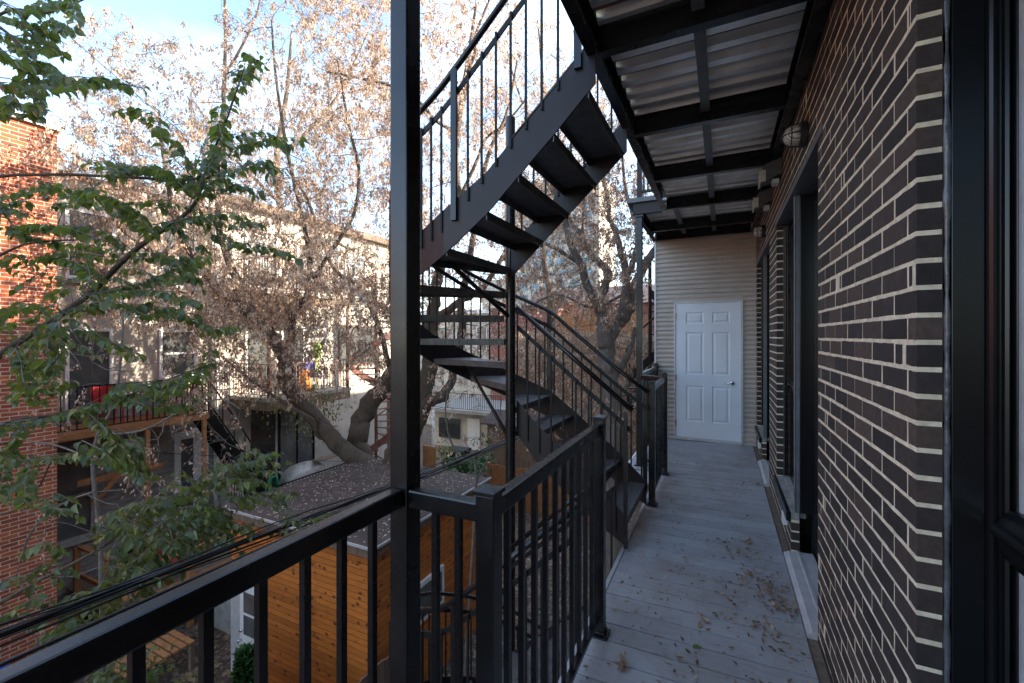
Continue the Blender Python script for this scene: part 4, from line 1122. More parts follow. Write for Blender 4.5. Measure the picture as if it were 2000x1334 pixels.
m = MB(); a = onX(150, 945, -12.6); b = onX(318, 908, -12.6); m.bar(a, b, 0.06, 0.14); c_ = onX(180, 985, -12.6); m.bar(c_, a.lerp(b, 0.45), 0.05, 0.10)
tag(m.build('timber_brace', 'wood_orange'), 'raw timber rail with a diagonal brace across the grey brick wall', 'timber')
m = MB(); m.box(-9.9, -9.1, 5.6, 6.4, GZ, GZ+0.75); m.box(-10.0, -9.0, 5.5, 6.5, GZ+0.751, GZ+0.82); tag(m.build('covered_crate', 'tarp'), 'pale crate with loose lid beside the shed', 'crate')
chair('garden_chair', 'white garden chair half hidden under the cables', -9.6, 3.1, GZ, 'white_paint')
chair('garden_chair', 'red garden chair under the timber deck rail', -11.3, 5.6, GZ+0.62, 'red')
chair('garden_chair', 'dark garden chair on the timber deck', -12.2, 5.4, GZ+0.62, 'rubber')
m = MB(); m.box(-10.45, -10.2, 2.2, 2.8, GZ, GZ+0.9); tag(m.build('recycling_bin', 'blue', bevel=0.02), 'blue recycling bin against the orange brick wall', 'bin')

# ------------------------------------------------------------------ far side of the yard beyond the stairs
m = MB(); m.box(-9.5, 0.3, 20.0, 20.3, GZ, 0.15); gw = tag(m.build('garden_wall', 'brick_tan'), 'long tan brick wall overgrown with dead vines behind the stair', 'wall')
def lattice(m, x0, x1, y, z0, z1, s=0.14):
    n = int((x1-x0+z1-z0)/s)
    for i in range(n):
        for sg in (1, -1):
            xa = x0+i*s; pa = None
            if sg == 1: a = (xa, z0); b = (xa-(z1-z0), z1)
            else: a = (xa-(z1-z0), z0); b = (xa, z1)
            (ax, az), (bx, bz) = a, b
            def clip(px_, pz, qx, qz):
                return px_, pz
            lo_, hi_ = 0.0, 1.0
            dx = bx-ax
            for lim, sgn in ((x0, 1), (x1, -1)):
                f0 = (ax-lim)*sgn; f1 = (bx-lim)*sgn
                if f0 < 0 and f1 < 0: lo_, hi_ = 1, 0
                elif f0 < 0: lo_ = max(lo_, f0/(f0-f1))
                elif f1 < 0: hi_ = min(hi_, f0/(f0-f1))
            if hi_-lo_ > 0.02: m.bar((ax+dx*lo_, y+0.01*sg, az+(bz-az)*lo_), (ax+dx*hi_, y+0.01*sg, az+(bz-az)*hi_), 0.012, 0.035, (0, 1, 0))
lf = thing('lattice_fence', (-5, 20.15, 0.15), 'honey coloured fence with lattice top standing above the tan wall', 'fence')
xa, xb = onY(1075, 600, 20.15).x, onY(1262, 600, 20.15).x
m = MB(); i = xa
while i < xb: m.box(i, i+0.13, 20.13, 20.16, 0.151, 0.98); i += 0.145
m.build('boards', 'wood_orange', lf)
m = MB(); lattice(m, xa, xb, 20.145, 0.99, 1.6); m.build('lattice', 'wood_orange', lf)
m = MB(); m.box(xa, xb, 20.10, 20.19, 1.60, 1.67); i = xa
while i < xb: m.box(i, i+0.12, 20.09, 20.20, 0.152, 1.599); i += 1.9
m.build('frame', 'wood_orange', lf)
rh = thing('brown_roofed_house', (-4, 28, GZ), 'low house with a brown roof behind the lattice fence', 'building')
MB().box(-12.0, 1.0, 27, 36, GZ, 2.0).build('wall', 'brick_red', rh)
m = MB(); m.prism([(26.6, 2.0), (30.5, 3.5), (37, 3.5), (37, 2.0)], 'X', -12.2, 1.2); m.build('roof', 'metal_roof', rh)
bh = thing('red_brick_house', (-15, 24, GZ), 'dull red brick house framed by the stair treads', 'building')
xr0, xr1 = onY(958, 600, 24).x, onY(1062, 600, 24).x
MB().box(xr0, xr1+0.4, 24, 34, GZ, 1.6).build('wall', 'brick_red', bh)
MB().box(xr0-0.1, xr1+0.5, 23.9, 34, 1.601, 1.75).build('cornice', 'metal_roof', bh)
yh = thing('yellow_house', (-17, 26, GZ), 'pale yellow house with white windows behind the stair', 'building')
x0, x1 = onY(905, 600, 25).x, onY(962, 600, 25).x
MB().box(x0-4, x1, 25, 35, GZ, 1.5).build('wall', 'stucco', yh)
MB().box(x0-4.2, x1+0.1, 24.7, 35, 1.501, 1.75).build('eave', 'white_paint', yh)
for i in range(3):
    a = x1-1.2-i*1.6; m = MB(); m.box(a, a+0.8, 24.95, 24.999, -1.0, 0.7); f_ = m.build('window', 'white_paint', yh); MB().box(a+0.08, a+0.72, 24.93, 24.949, -0.9, 0.6).build('pane', 'glass_far', f_)
# terrace house with garage door
gh = thing('garage_house', (-11, 21.5, GZ), 'low outbuilding with white garage door under a railed roof terrace', 'building')
x0, x1 = onY(845, 850, 20.5).x, onY(988, 850, 20.5).x
MB().box(x0, x1, 20.5, 24.5, GZ, -4.15).build('wall', 'stucco', gh)
MB().box(x0-0.5, x1+0.1, 19.8, 24.5, -4.149, -3.98).build('terrace_slab', 'concrete', gh)
gx0, gx1 = onY(914, 860, 20.5).x, onY(938, 860, 20.5).x
MB().box(gx0, gx1, 20.44, 20.499, GZ, -4.5).build('garage_door', 'white_paint', gh)
MB().box(gx0-1.9, gx0-0.5, 20.44, 20.499, GZ+0.5, -4.6).build('dark_window', 'glass', gh)
rail_row(gh, (x0-0.4, 19.85, 0), (x1, 19.85, 0), -3.98, 0.9, 0.13)
ts = thing('tool_shed', (-8.6, 18.3, GZ), 'brown board tool shed with shallow grey roof in the far yard', 'shed')
x0, x1 = onY(952, 860, 18).x, onY(1075, 860, 18).x
MB().box(x0, x1, 18, 19.8, GZ, -4.1).build('wall', 'wood_dark', ts)
m = MB(); m.prism([(17.7, -4.12), (17.7, -4.05), (19.0, -3.6), (20.1, -4.05), (20.1, -4.12)], 'X', x0-0.2, x1+0.2); m.build('roof', 'roof_felt', ts)
fence('brown yard fence in front of the tool shed', (onY(955, 900, 14).x, 14, GZ), (-3.2, 14.3, GZ), 1.5, 'wood_orange')
# steel pole beside the garage
tag(MB().cyl((*onD(846, 900, 19).xy, GZ), (*onD(846, 900, 19).xy, -3.2), 0.06, 10).build('vent_pipe', 'white_paint', smooth=True), 'white vertical pipe left of the garage door', 'pipe')
# doors leaning, planter pots in far yard
m = MB(); q = onD(838, 900, 17); m.box(q.x-0.3, q.x+0.3, q.y, q.y+0.05, GZ, GZ+1.9); tag(m.build('leaning_board', 'wood_orange'), 'rusty brown board standing upright in the far yard', 'board')
q = onD(895, 920, 20); m = MB(); m.box(q.x-0.45, q.x+0.45, q.y-0.3, q.y+0.3, GZ, GZ+0.95); m.box(q.x-0.5, q.x+0.5, q.y-0.35, q.y+0.35, GZ+0.951, GZ+1.05); tag(m.build('rubbish_bin', 'rubber'), 'black rubbish bin beside the garage', 'bin')
# neighbour's stair and gallery glimpsed right of the slim post
spiral('spiral_staircase', 'black spiral staircase glimpsed between the slim post and the corrugated wall', -1.75, 12.2, -2.0, 1.3, 0.62, 0.9, 'black_far', 2.4)
# tower
tw = thing('tower_block', (-30, 120, GZ), 'distant pale tower block with blue windows seen through the tree', 'building')
x0, x1 = onY(985, 500, 120).x, onY(1170, 500, 120).x
MB().box(x0, x1, 120, 140, GZ, 46).build('wall', 'stucco', tw)
for r0 in range(14):
    for c0 in range(7):
        if r0*7+c0 >= 98: break
        wx = x0+1.2+c0*(x1-x0-2)/7; wz = -2+r0*3.2
        MB().box(wx, wx+(x1-x0)/7*0.62, 119.8, 119.99, wz, wz+1.9).build('window', 'glass_blue', tw)
MB().box(x0-25, x0+2, 150, 160, GZ, 22).build('low_wing', 'stucco', tw)
# ================================================================== TREES
def smooth_poly(P, rad, sub=5):
    P = [Vector(p) for p in P]; out = []; ro = []
    for i in range(len(P)-1):
        p0 = P[max(i-1, 0)]; p1 = P[i]; p2 = P[i+1]; p3 = P[min(i+2, len(P)-1)]
        for k in range(sub):
            u = k/sub
            q = 0.5*((2*p1)+(p2-p0)*u+(2*p0-5*p1+4*p2-p3)*u*u+(3*p1-p0-3*p2+p3)*u**3)
            out.append(q); ro.append(rad[i]*(1-u)+rad[i+1]*u)
    out.append(P[-1]); ro.append(rad[-1]); return out, ro
def keys_mesh(name, centers, parent, per=11, size=0.045, mat='samara', spread=0.036, hang=0.13, loc=None):
    C = np.repeat(np.array(centers), per, axis=0); N = len(C)
    off = rng.normal(0, 1, (N, 3))*np.array([spread*.75, spread*.75, 0.012]); h = rng.random(N)
    off[:, 0:2] *= (0.35+h[:, None])
    off[:, 2] -= h*hang*np.repeat(rng.uniform(.5, 1.2, len(centers)), per)
    C = C+off
    d = rng.normal(0, 0.45, (N, 3)); d[:, 2] -= 1.0; d /= np.linalg.norm(d, axis=1)[:, None]
    s = rng.normal(0, 1, (N, 3)); s -= d*(s*d).sum(1)[:, None]; s /= np.linalg.norm(s, axis=1)[:, None]
    nrm = np.cross(d, s)
    L = size*(rng.uniform(.6, 1.2, N)*np.repeat(rng.uniform(.7, 1.45, len(centers)), per))[:, None]; W = L*rng.uniform(.14, .26, N)[:, None]
    V = np.stack([C, C+d*L*.55+s*W*1.25+nrm*L*.08, C+d*L, C+d*L*.6-s*W*.9], axis=1)
    return mesh_np(name, V, 4, [(0, 1, 2, 3)], mat, parent, loc)
def grow_tree(nm, lab, cat, base, limbs, boxes, barkm, tw=3, tl=0.5, cl_per=3, per=11, size=0.045, group=None, crown='samara', seed=1, hang=0.13, bare=0.0, merge=False):
    """limbs: [(points, radii)]; boxes: crown volumes given as (px0, px1, py0, py1, n, d0, d1)"""
    rs = np.random.default_rng(seed)
    t = thing(nm, base, lab, cat, group)
    m = MB(); nodes = []; nrad = []
    for P, rad in limbs:
        Q, ro = smooth_poly(P, rad, 6)
        for i in range(1, len(Q)-1):
            Q[i] = Q[i]+Vector(rs.normal(0, 1, 3).tolist())*ro[i]*0.10
        m.tube(Q, ro, 12)
        for q, r_ in zip(Q[2:], ro[2:]): nodes.append(tuple(q)); nrad.append(r_)
    if not merge: m.build('trunk', barkm, t, smooth=True)
    A = []
    for (x0, x1, y0, y1, n, d0, d1) in boxes:
        for _ in range(n):
            A.append(tuple(onD(rs.uniform(x0, x1), rs.uniform(y0, y1), rs.uniform(d0, d1))))
    A = np.array(A); nodes = np.array(nodes); nrad = np.array(nrad)
    D = np.sqrt(((A[:, None, :]-nodes[None, :, :])**2).sum(2)).min(1)
    A = A[np.argsort(D)]
    cap = len(nodes)+len(A)*6+10
    NN = np.zeros((cap, 3)); NR = np.zeros(cap); c = len(nodes); NN[:c] = nodes; NR[:c] = nrad
    br = m if merge else MB(); centers = []
    for a in A:
        d2 = ((NN[:c]-a)**2).sum(1)-np.minimum(NR[:c], 0.05)*6
        i = int(d2.argmin()); p = NN[i]; L = float(np.linalg.norm(a-p))
        if L < 0.05: continue
        r0 = min(NR[i]*0.7, 0.006+0.010*L); r0 = max(r0, 0.0045); r1 = max(0.003, r0*0.45)
        k = max(2, min(6, int(L/0.35)+1)); pts = [p]
        w_ = rs.normal(0, 1, (k, 3))*0.06*L; bend = np.array([0, 0, -0.10*L])
        for j in range(1, k+1):
            u = j/k; q = p+(a-p)*u+bend*math.sin(math.pi*u)+(w_[j-1] if j < k else 0); pts.append(q)
        rr = [r0+(r1-r0)*j/k for j in range(k+1)]
        br.tube(pts, rr, 4 if r0 > 0.01 else 3, cap=False)
        for j in range(1, k+1):
            NN[c] = pts[j]; NR[c] = rr[j]; c += 1
        dirm = (a-p)/L
        for _ in range(tw):
            e = dirm*0.5+rs.normal(0, 1, 3)*np.array([.7, .7, .55])+np.array([0, 0, 0.15]); e /= np.linalg.norm(e)
            l = tl*rs.uniform(.5, 1.3); q1 = a+e*l*.5+rs.normal(0, .04, 3)*l; q2 = a+e*l+np.array([0, 0, -0.12*l])+rs.normal(0, .08, 3)*l
            br.tube([a, q1, q2], [0.0042, 0.0032, 0.002], 3, cap=False)
            if rs.random() < bare: continue
            for _k in range(cl_per):
                u = rs.uniform(.25, 1.05); q = a+(q1-a)*u*2 if u < .5 else q1+(q2-q1)*(u-.5)*2
                centers.append(q+rs.normal(0, .02, 3))
    br.build('trunk' if merge else 'branches', barkm, t, smooth=merge)
    if centers:
        co_ = keys_mesh('crown', centers, t, per, size, crown, hang=hang)
    return t
def L3(pts, d):      # pixel polyline at depth(s) -> points
    if not hasattr(d, '__len__'): d = [d]*len(pts)
    return [tuple(onD(x, y, q)) for (x, y), q in zip(pts, d)]
def lin(n, a, b): return [a+(b-a)*i/(n-1) for i in range(n)]

# --- big maple behind the shed
bx = onD(742, 905, 11.2); root = (bx.x, bx.y, GZ)
rA = [(742, 985), (735, 925), (690, 893), (640, 845), (590, 787), (558, 745), (556, 705), (531, 657), (501, 620), (437, 578), (398, 530), (360, 470), (335, 390), (318, 300), (310, 215)]
limbs = [
 ([root]+L3(rA, lin(15, 11.2, 9.6)), [.34, .30, .25, .22, .20, .185, .185, .17, .14, .15, .11, .085, .065, .05, .035, .02]),
 (L3([(560, 722), (569, 661), (573, 612), (600, 575), (606, 522), (592, 430), (562, 300), (540, 160), (530, 40)], lin(9, 10.6, 10.0)), [.10, .085, .08, .065, .06, .05, .04, .03, .02]),
 (L3([(503, 625), (470, 560), (446, 505), (425, 430), (432, 330), (436, 200), (440, 90), (438, -40)], lin(8, 10.3, 11.5)), [.12, .10, .085, .07, .06, .05, .04, .025]),
 (L3([(436, 150), (470, 95), (500, 30), (515, -40)], lin(4, 11.2, 11.0)), [.035, .03, .02, .015]),
 (L3([(398, 535), (330, 505), (262, 470), (200, 400), (150, 300)], lin(5, 9.7, 9.0)), [.06, .045, .035, .025, .015]),
 (L3([(665, 870), (640, 860), (620, 850), (610, 820), (560, 790), (480, 735), (440, 700)], lin(7, 11.0, 10.0)), [.06, .055, .05, .045, .04, .03, .02]),
 ([root]+L3([(735, 960), (705, 890), (702, 835), (722, 790), (765, 735), (800, 690), (835, 640), (868, 612), (905, 585), (945, 560), (1000, 470), (1040, 400)], lin(12, 11.3, 12.6)), [.36, .32, .27, .26, .25, .23, .21, .18, .12, .10, .085, .06, .03]),
 ([root]+L3([(770, 905), (800, 850), (822, 800), (838, 720), (843, 640), (850, 580), (868, 480), (893, 400), (888, 300), (905, 180), (918, 90), (930, 10)], lin(12, 11.0, 10.8)), [.33, .30, .24, .22, .20, .17, .14, .12, .11, .10, .075, .05, .03]),
 (L3([(822, 800), (845, 782), (872, 772)], [11.0, 10.7, 10.5]), [.17, .15, .13]),
 (L3([(860, 778), (884, 740), (886, 700), (902, 650), (900, 590), (915, 520), (935, 400), (955, 300), (990, 220), (1010, 120)], lin(10, 10.8, 10.4)), [.12, .10, .10, .10, .09, .08, .06, .05, .035, .02]),
 (L3([(905, 160), (925, 110), (932, 60), (960, -10)], [10.8, 10.6, 10.5, 10.4]), [.05, .045, .035, .025]),
 (L3([(895, 390), (925, 330), (950, 270), (985, 245), (1030, 190)], lin(5, 10.8, 10.5)), [.05, .045, .035, .03, .02]),
 (L3([(893, 260), (850, 235), (820, 200), (770, 170), (690, 150), (640, 140)], lin(6, 10.8, 10.0)), [.045, .04, .04, .035, .03, .02]),
 (L3([(600, 570), (640, 500), (690, 420), (700, 330), (680, 240), (660, 120)], lin(6, 10.4, 9.5)), [.06, .05, .045, .04, .03, .02]),
 (L3([(765, 735), (740, 640), (700, 560), (650, 520), (600, 390), (560, 330)], lin(6, 12.0, 11.0)), [.08, .07, .06, .05, .04, .025]),
]
boxes = [(580, 800, -60, 250, 250, 8.5, 13), (600, 830, 200, 620, 330, 8.5, 13.5), (380, 640, 330, 640, 300, 8.5, 12.5), (380, 620, 150, 340, 60, 8.5, 12.5), (430, 560, -60, 150, 42, 9, 12),
         (150, 400, 230, 560, 230, 7.5, 11.5), (150, 300, 40, 240, 48, 8, 11), (280, 420, 60, 240, 20, 8.5, 11), (820, 1010, -40, 560, 260, 9, 13), (380, 780, 540, 760, 200, 8, 12),
         (140, 420, 540, 640, 40, 7.5, 10.5), (40, 150, 240, 380, 14, 7, 8.5), (820, 1000, 560, 760, 40, 9.5, 13), (330, 520, 690, 800, 14, 8.5, 10)]
grow_tree('maple_tree', 'huge leaning maple with split trunk behind the shed, full of dry brown keys', 'tree', root, limbs, boxes, 'bark', tw=4, tl=0.45, cl_per=2, per=13, size=0.060, hang=.17, group='bare maples hung with dry keys', seed=3)

# --- second maple, right of the stair
b2 = onD(1192, 760, 8.8); root2 = (b2.x, b2.y, GZ)
limbs = [
 ([root2, tuple(onD(1200, 900, 8.8))]+L3([(1192, 760), (1184, 700), (1182, 655), (1178, 620), (1168, 592)], 8.7), [.24, .21, .185, .17, .17, .12, .12]),
 (L3([(1168, 594), (1150, 565), (1132, 515), (1114, 475), (1104, 430), (1090, 395), (1070, 330), (1040, 240)], lin(8, 8.7, 8.2)), [.10, .085, .08, .07, .065, .055, .04, .02]),
 (L3([(1168, 592), (1181, 560), (1188, 533), (1170, 512), (1148, 488), (1137, 462), (1120, 440), (1112, 415), (1100, 330), (1090, 250)], lin(10, 8.7, 9.3)), [.10, .085, .08, .075, .07, .065, .055, .045, .035, .02]),
 (L3([(1184, 665), (1205, 635), (1228, 600), (1238, 560), (1262, 515), (1290, 470), (1310, 420)], lin(7, 8.7, 9.2)), [.14, .14, .14, .10, .09, .07, .05]),
 (L3([(1212, 625), (1222, 565), (1222, 530), (1212, 490), (1202, 450), (1190, 425), (1187, 385), (1172, 330), (1165, 250)], lin(9, 8.7, 9.0)), [.10, .085, .075, .065, .055, .045, .04, .03, .02]),
 (L3([(1225, 535), (1240, 500), (1246, 460), (1238, 425), (1222, 370), (1215, 300), (1205, 200)], lin(7, 8.7, 9.1)), [.07, .06, .05, .045, .035, .03, .02]),
 (L3([(1132, 515), (1090, 488), (1055, 470), (1020, 440)], lin(4, 8.6, 8.2)), [.04, .035, .03, .02]),
 (L3([(1240, 560), (1190, 590), (1150, 600), (1090, 575), (1030, 600)], lin(5, 8.9, 8.2)), [.03, .03, .025, .02, .015]),
 (L3([(1195, 740), (1215, 715), (1232, 680), (1240, 640)], lin(4, 8.9, 9.2)), [.08, .07, .05, .04]),
 (L3([(1137, 465), (1140, 400), (1142, 330), (1135, 260), (1130, 160)], lin(5, 9, 8.8)), [.035, .03, .028, .02, .014]),
]
boxes = [(1000, 1250, 330, 600, 330, 7.2, 11), (1040, 1200, 180, 400, 130, 7.5, 10.5), (1000, 1180, 40, 230, 45, 7.5, 10.5), (860, 1080, 600, 720, 30, 8, 11), (1010, 1240, 600, 840, 110, 8, 12), (1190, 1320, 250, 480, 60, 8, 11)]
grow_tree('maple_tree', 'forked maple between the stair and the slim post, lit gold by low sun', 'tree', root2, limbs, boxes, 'bark_light', tw=3, tl=0.34, cl_per=2, per=14, size=0.05, group='bare maples hung with dry keys', seed=5)

# --- bare topped tree farther back
b3 = onD(1075, 700, 17); root3 = (b3.x, b3.y, GZ)
limbs = [([root3]+L3([(1075, 720), (1078, 600), (1060, 480), (1070, 330), (1062, 180), (1050, 40)], 17), [.22, .18, .15, .12, .09, .06, .03]),
         (L3([(1070, 350), (1110, 250), (1130, 150), (1120, 60)], 17), [.07, .05, .03, .02]), (L3([(1065, 280), (1020, 200), (990, 100)], 17), [.06, .04, .02])]
boxes = [(940, 1200, 20, 420, 260, 14, 20), (830, 1250, 400, 700, 200, 14, 18.5)]
grow_tree('maple_tree', 'thin twiggy tree in the far yard, its top almost bare against the sky', 'tree', root3, limbs, boxes, 'bark', tw=4, tl=0.8, cl_per=2, per=6, size=0.055, group='bare maples hung with dry keys', seed=9, bare=0.35)

# --- tree behind the white houses, filling the sky left
b4 = onD(560, 700, 27); root4 = (b4.x, b4.y, GZ)
limbs = [([root4]+L3([(560, 640), (560, 480), (540, 330), (560, 180), (570, 60)], 27), [.4, .3, .25, .2, .12, .05]),
         (L3([(550, 400), (450, 300), (380, 200)], 26), [.12, .08, .03]), (L3([(555, 300), (650, 200), (720, 60)], 26), [.12, .08, .03])]
boxes = [(360, 780, 180, 480, 200, 22, 30), (600, 790, -30, 250, 90, 22, 30)]
grow_tree('maple_tree', 'tall pale tree rising behind the white houses', 'tree', root4, limbs, boxes, 'bark', tw=4, tl=1.1, cl_per=3, per=9, size=0.10, group='bare maples hung with dry keys', seed=11, hang=0.3)

# --- young maple by the brick house with hanging bunches close to the eye
b5 = onD(205, 1330, 5.6); root5 = (b5.x, b5.y, GZ)
limbs = [([root5]+L3([(198, 1150), (190, 1000), (180, 900), (195, 840), (225, 780), (240, 640), (235, 520)], 5.6), [.03, .026, .022, .02, .018, .015, .012, .008]),
         (L3([(190, 900), (110, 870), (40, 855), (-40, 800)], 5.6), [.012, .01, .008, .006]), (L3([(195, 850), (280, 840), (360, 800), (430, 780), (470, 800)], 5.4), [.014, .012, .01, .008, .006]),
         (L3([(185, 960), (120, 985), (60, 1040), (30, 1130)], 5.4), [.012, .01, .009, .006])]
boxes = [(200, 480, 830, 990, 34, 4.8, 6.2), (60, 210, 640, 900, 16, 5, 6), (300, 500, 600, 830, 16, 5, 6.5), (20, 120, 900, 1150, 6, 5, 5.8)]
grow_tree('young_maple', 'spindly pale sapling with hanging bunches of keys beside the brick house', 'tree', root5, limbs, boxes, 'bark_light', tw=2, tl=0.28, cl_per=1, per=9, size=0.042, seed=13, hang=0.12, merge=True)
b6 = onD(905, 960, 7.5); root6 = (b6.x, b6.y, GZ)
limbs = [([root6]+L3([(930, 935), (905, 900), (880, 860), (870, 800), (880, 740)], 7.2), [.03, .025, .02, .016, .012, .008]), (L3([(930, 940), (960, 880), (975, 820), (985, 700)], 7.4), [.018, .012, .009, .006])]
boxes = [(835, 985, 730, 900, 22, 6.3, 8.5)]
grow_tree('young_maple', 'wispy bush of pale stems and peach coloured keys beyond the shed roof', 'bush', root6, limbs, boxes, 'bark_light', tw=3, tl=0.25, cl_per=1, per=8, size=0.05, seed=17, merge=True)

# ------------------------------------------------------------------ foreground tree with green leaves
LEAF = np.array([(0, 0, 0), (0, .5, 0), (0, 1.0, -.10), (-.31, .22, .06), (-.28, .60, .05), (.31, .22, .06), (.28, .60, .05)])
LF = [(0, 1, 4, 3), (1, 2, 4), (0, 5, 6, 1), (1, 6, 2)]
def leaf_mesh(name, pos, dirs, size, parent, mat, loc=None):
    pos = np.array(pos); d = np.array(dirs); N = len(pos)
    d /= np.linalg.norm(d, axis=1)[:, None]
    u = rng.normal(0, .55, (N, 3))+np.array([0, 0, 1.0]); u -= d*(u*d).sum(1)[:, None]
    bad = np.linalg.norm(u, axis=1) < .2; u[bad] += rng.normal(0, 1, (bad.sum(), 3)); u -= d*(u*d).sum(1)[:, None]
    u /= np.linalg.norm(u, axis=1)[:, None]; s = np.cross(d, u)
    S = (np.array(size)*rng.uniform(.65, 1.2, N))[:, None, None]
    T = LEAF[None]*np.ones((N, 1, 1)); T = T.copy(); T[:, :, 0] *= rng.uniform(.8, 1.15, N)[:, None]; T[:, 2, 2] -= rng.uniform(0, .25, N); T[:, [3, 4, 5, 6], 2] += rng.uniform(-.05, .12, N)[:, None]
    V = pos[:, None, :]+S*(T[:, :, 0:1]*s[:, None]+T[:, :, 1:2]*d[:, None]+T[:, :, 2:3]*u[:, None])
    return mesh_np_mixed(name, V, mat, parent, loc)
def mesh_np_mixed(name, V, mat, parent, loc):
    return mesh_np(name, V, 7, LF, mat, parent, loc)
gt_root = Vector((-5.4, 0.15, GZ))
gt = thing('leafy_tree', gt_root, 'broad leaved tree with glossy green leaves reaching in from the left', 'tree')
glimbs = []
def GL(pts, d, r0, r1): glimbs.append((L3(pts, d), lin(len(pts), r0, r1)))
GL([(-60, 745), (0, 692), (100, 628), (160, 585), (190, 560), (250, 500), (300, 462), (345, 432), (380, 398), (398, 350)], lin(10, 3.3, 2.8), .026, .009)
GL([(398, 350), (415, 300), (440, 240), (458, 190), (478, 130)], lin(5, 2.8, 2.7), .008, .003)
GL([(-60, 845), (0, 829), (80, 815), (160, 797), (230, 780), (300, 752), (400, 715)], lin(7, 3.0, 2.8), .013, .004)
GL([(-60, 1215), (0, 1178), (80, 1132), (140, 1102), (200, 1068), (250, 1030), (330, 990), (400, 950), (470, 925)], lin(9, 3.6, 3.3), .018, .005)
GL([(-80, 20), (-20, 40), (40, 90), (70, 150), (110, 165), (200, 160), (280, 172)], lin(7, 3.0, 2.7), .012, .003)
GL([(-80, 60), (20, 20), (90, 25), (150, 5), (200, -20)], lin(5, 3.0, 2.7), .010, .003)
GL([(-60, 520), (40, 480), (110, 470), (200, 468)], lin(4, 3.2, 3.0), .010, .004)
GL([(-60, 1010), (20, 1000), (70, 960), (100, 900)], lin(4, 2.8, 2.7), .006, .003)
gm = MB(); gnodes = []
trunk = [gt_root, gt_root+Vector((0.1, 0.05, 2.2)), Vector((-5.1, .35, -2.4)), Vector((-4.95, .5, -.6)), Vector((-5.0, .6, 1.2)), Vector((-4.6, .8, 3.2))]
Q, ro = smooth_poly(trunk, [.16, .13, .11, .09, .07, .04]); gm.tube(Q, ro, 10)
TQ = Q
for P, rad in glimbs:
    a = Vector(P[0]); j = min(range(len(TQ)), key=lambda i: (TQ[i]-a).length+ (3 if TQ[i].z > a.z else 0)); 
    Q, ro = smooth_poly([TQ[j], TQ[j].lerp(a, .5)+Vector((0, 0, .1))]+P, [rad[0]*1.5, rad[0]*1.2]+rad, 4); gm.tube(Q, ro, 8)
LN = []
for P, rad in glimbs:
    q, r_ = smooth_poly(P, rad, 6); LN += q
gm.build('trunk', 'bark', gt, smooth=True)
LP, LD, LS = [], [], []
sh = MB()
def shoot(pts, d, size=0.062, r=.0032, gap=0.021, up=0.0, dens=1.0):
    P = L3(pts, d) if not isinstance(pts[0], Vector) else pts
    Q, ro = smooth_poly(P, lin(len(P), r, .0012), 5); sh.tube(Q, ro, 4, cap=False)
    n_ = min(LN, key=lambda p: (p-Q[0]).length)
    if (n_-Q[0]).length > .01: sh.tube([n_, n_.lerp(Q[0], .5)+Vector((0, 0, .02)), Q[0], Q[1]], [.004, .0035, .003, .002], 4, cap=False)
    LN.extend(Q[::3])
    side = 1; acc = 0.0
    for a, b in zip(Q, Q[1:]):
        seg = (b-a); L = seg.length
        if L < 1e-6: continue
        dr = seg.normalized(); lat = dr.cross(Vector((0, 0, 1)))
        if lat.length < .1: lat = dr.orthogonal()
        lat.normalize(); acc += L
        while acc > gap:
            acc -= gap
            if random.random() > dens: continue
            p = a.lerp(b, random.random())
            g_ = dr*random.uniform(.25, .8)+lat*side*random.uniform(.4, 1.0)+Vector((0, 0, -random.uniform(.45, 1.2)+up))
            g_.normalize(); pet = 0.010
            LP.append(tuple(p+g_*pet)); LD.append(tuple(g_)); LS.append(size); side = -side
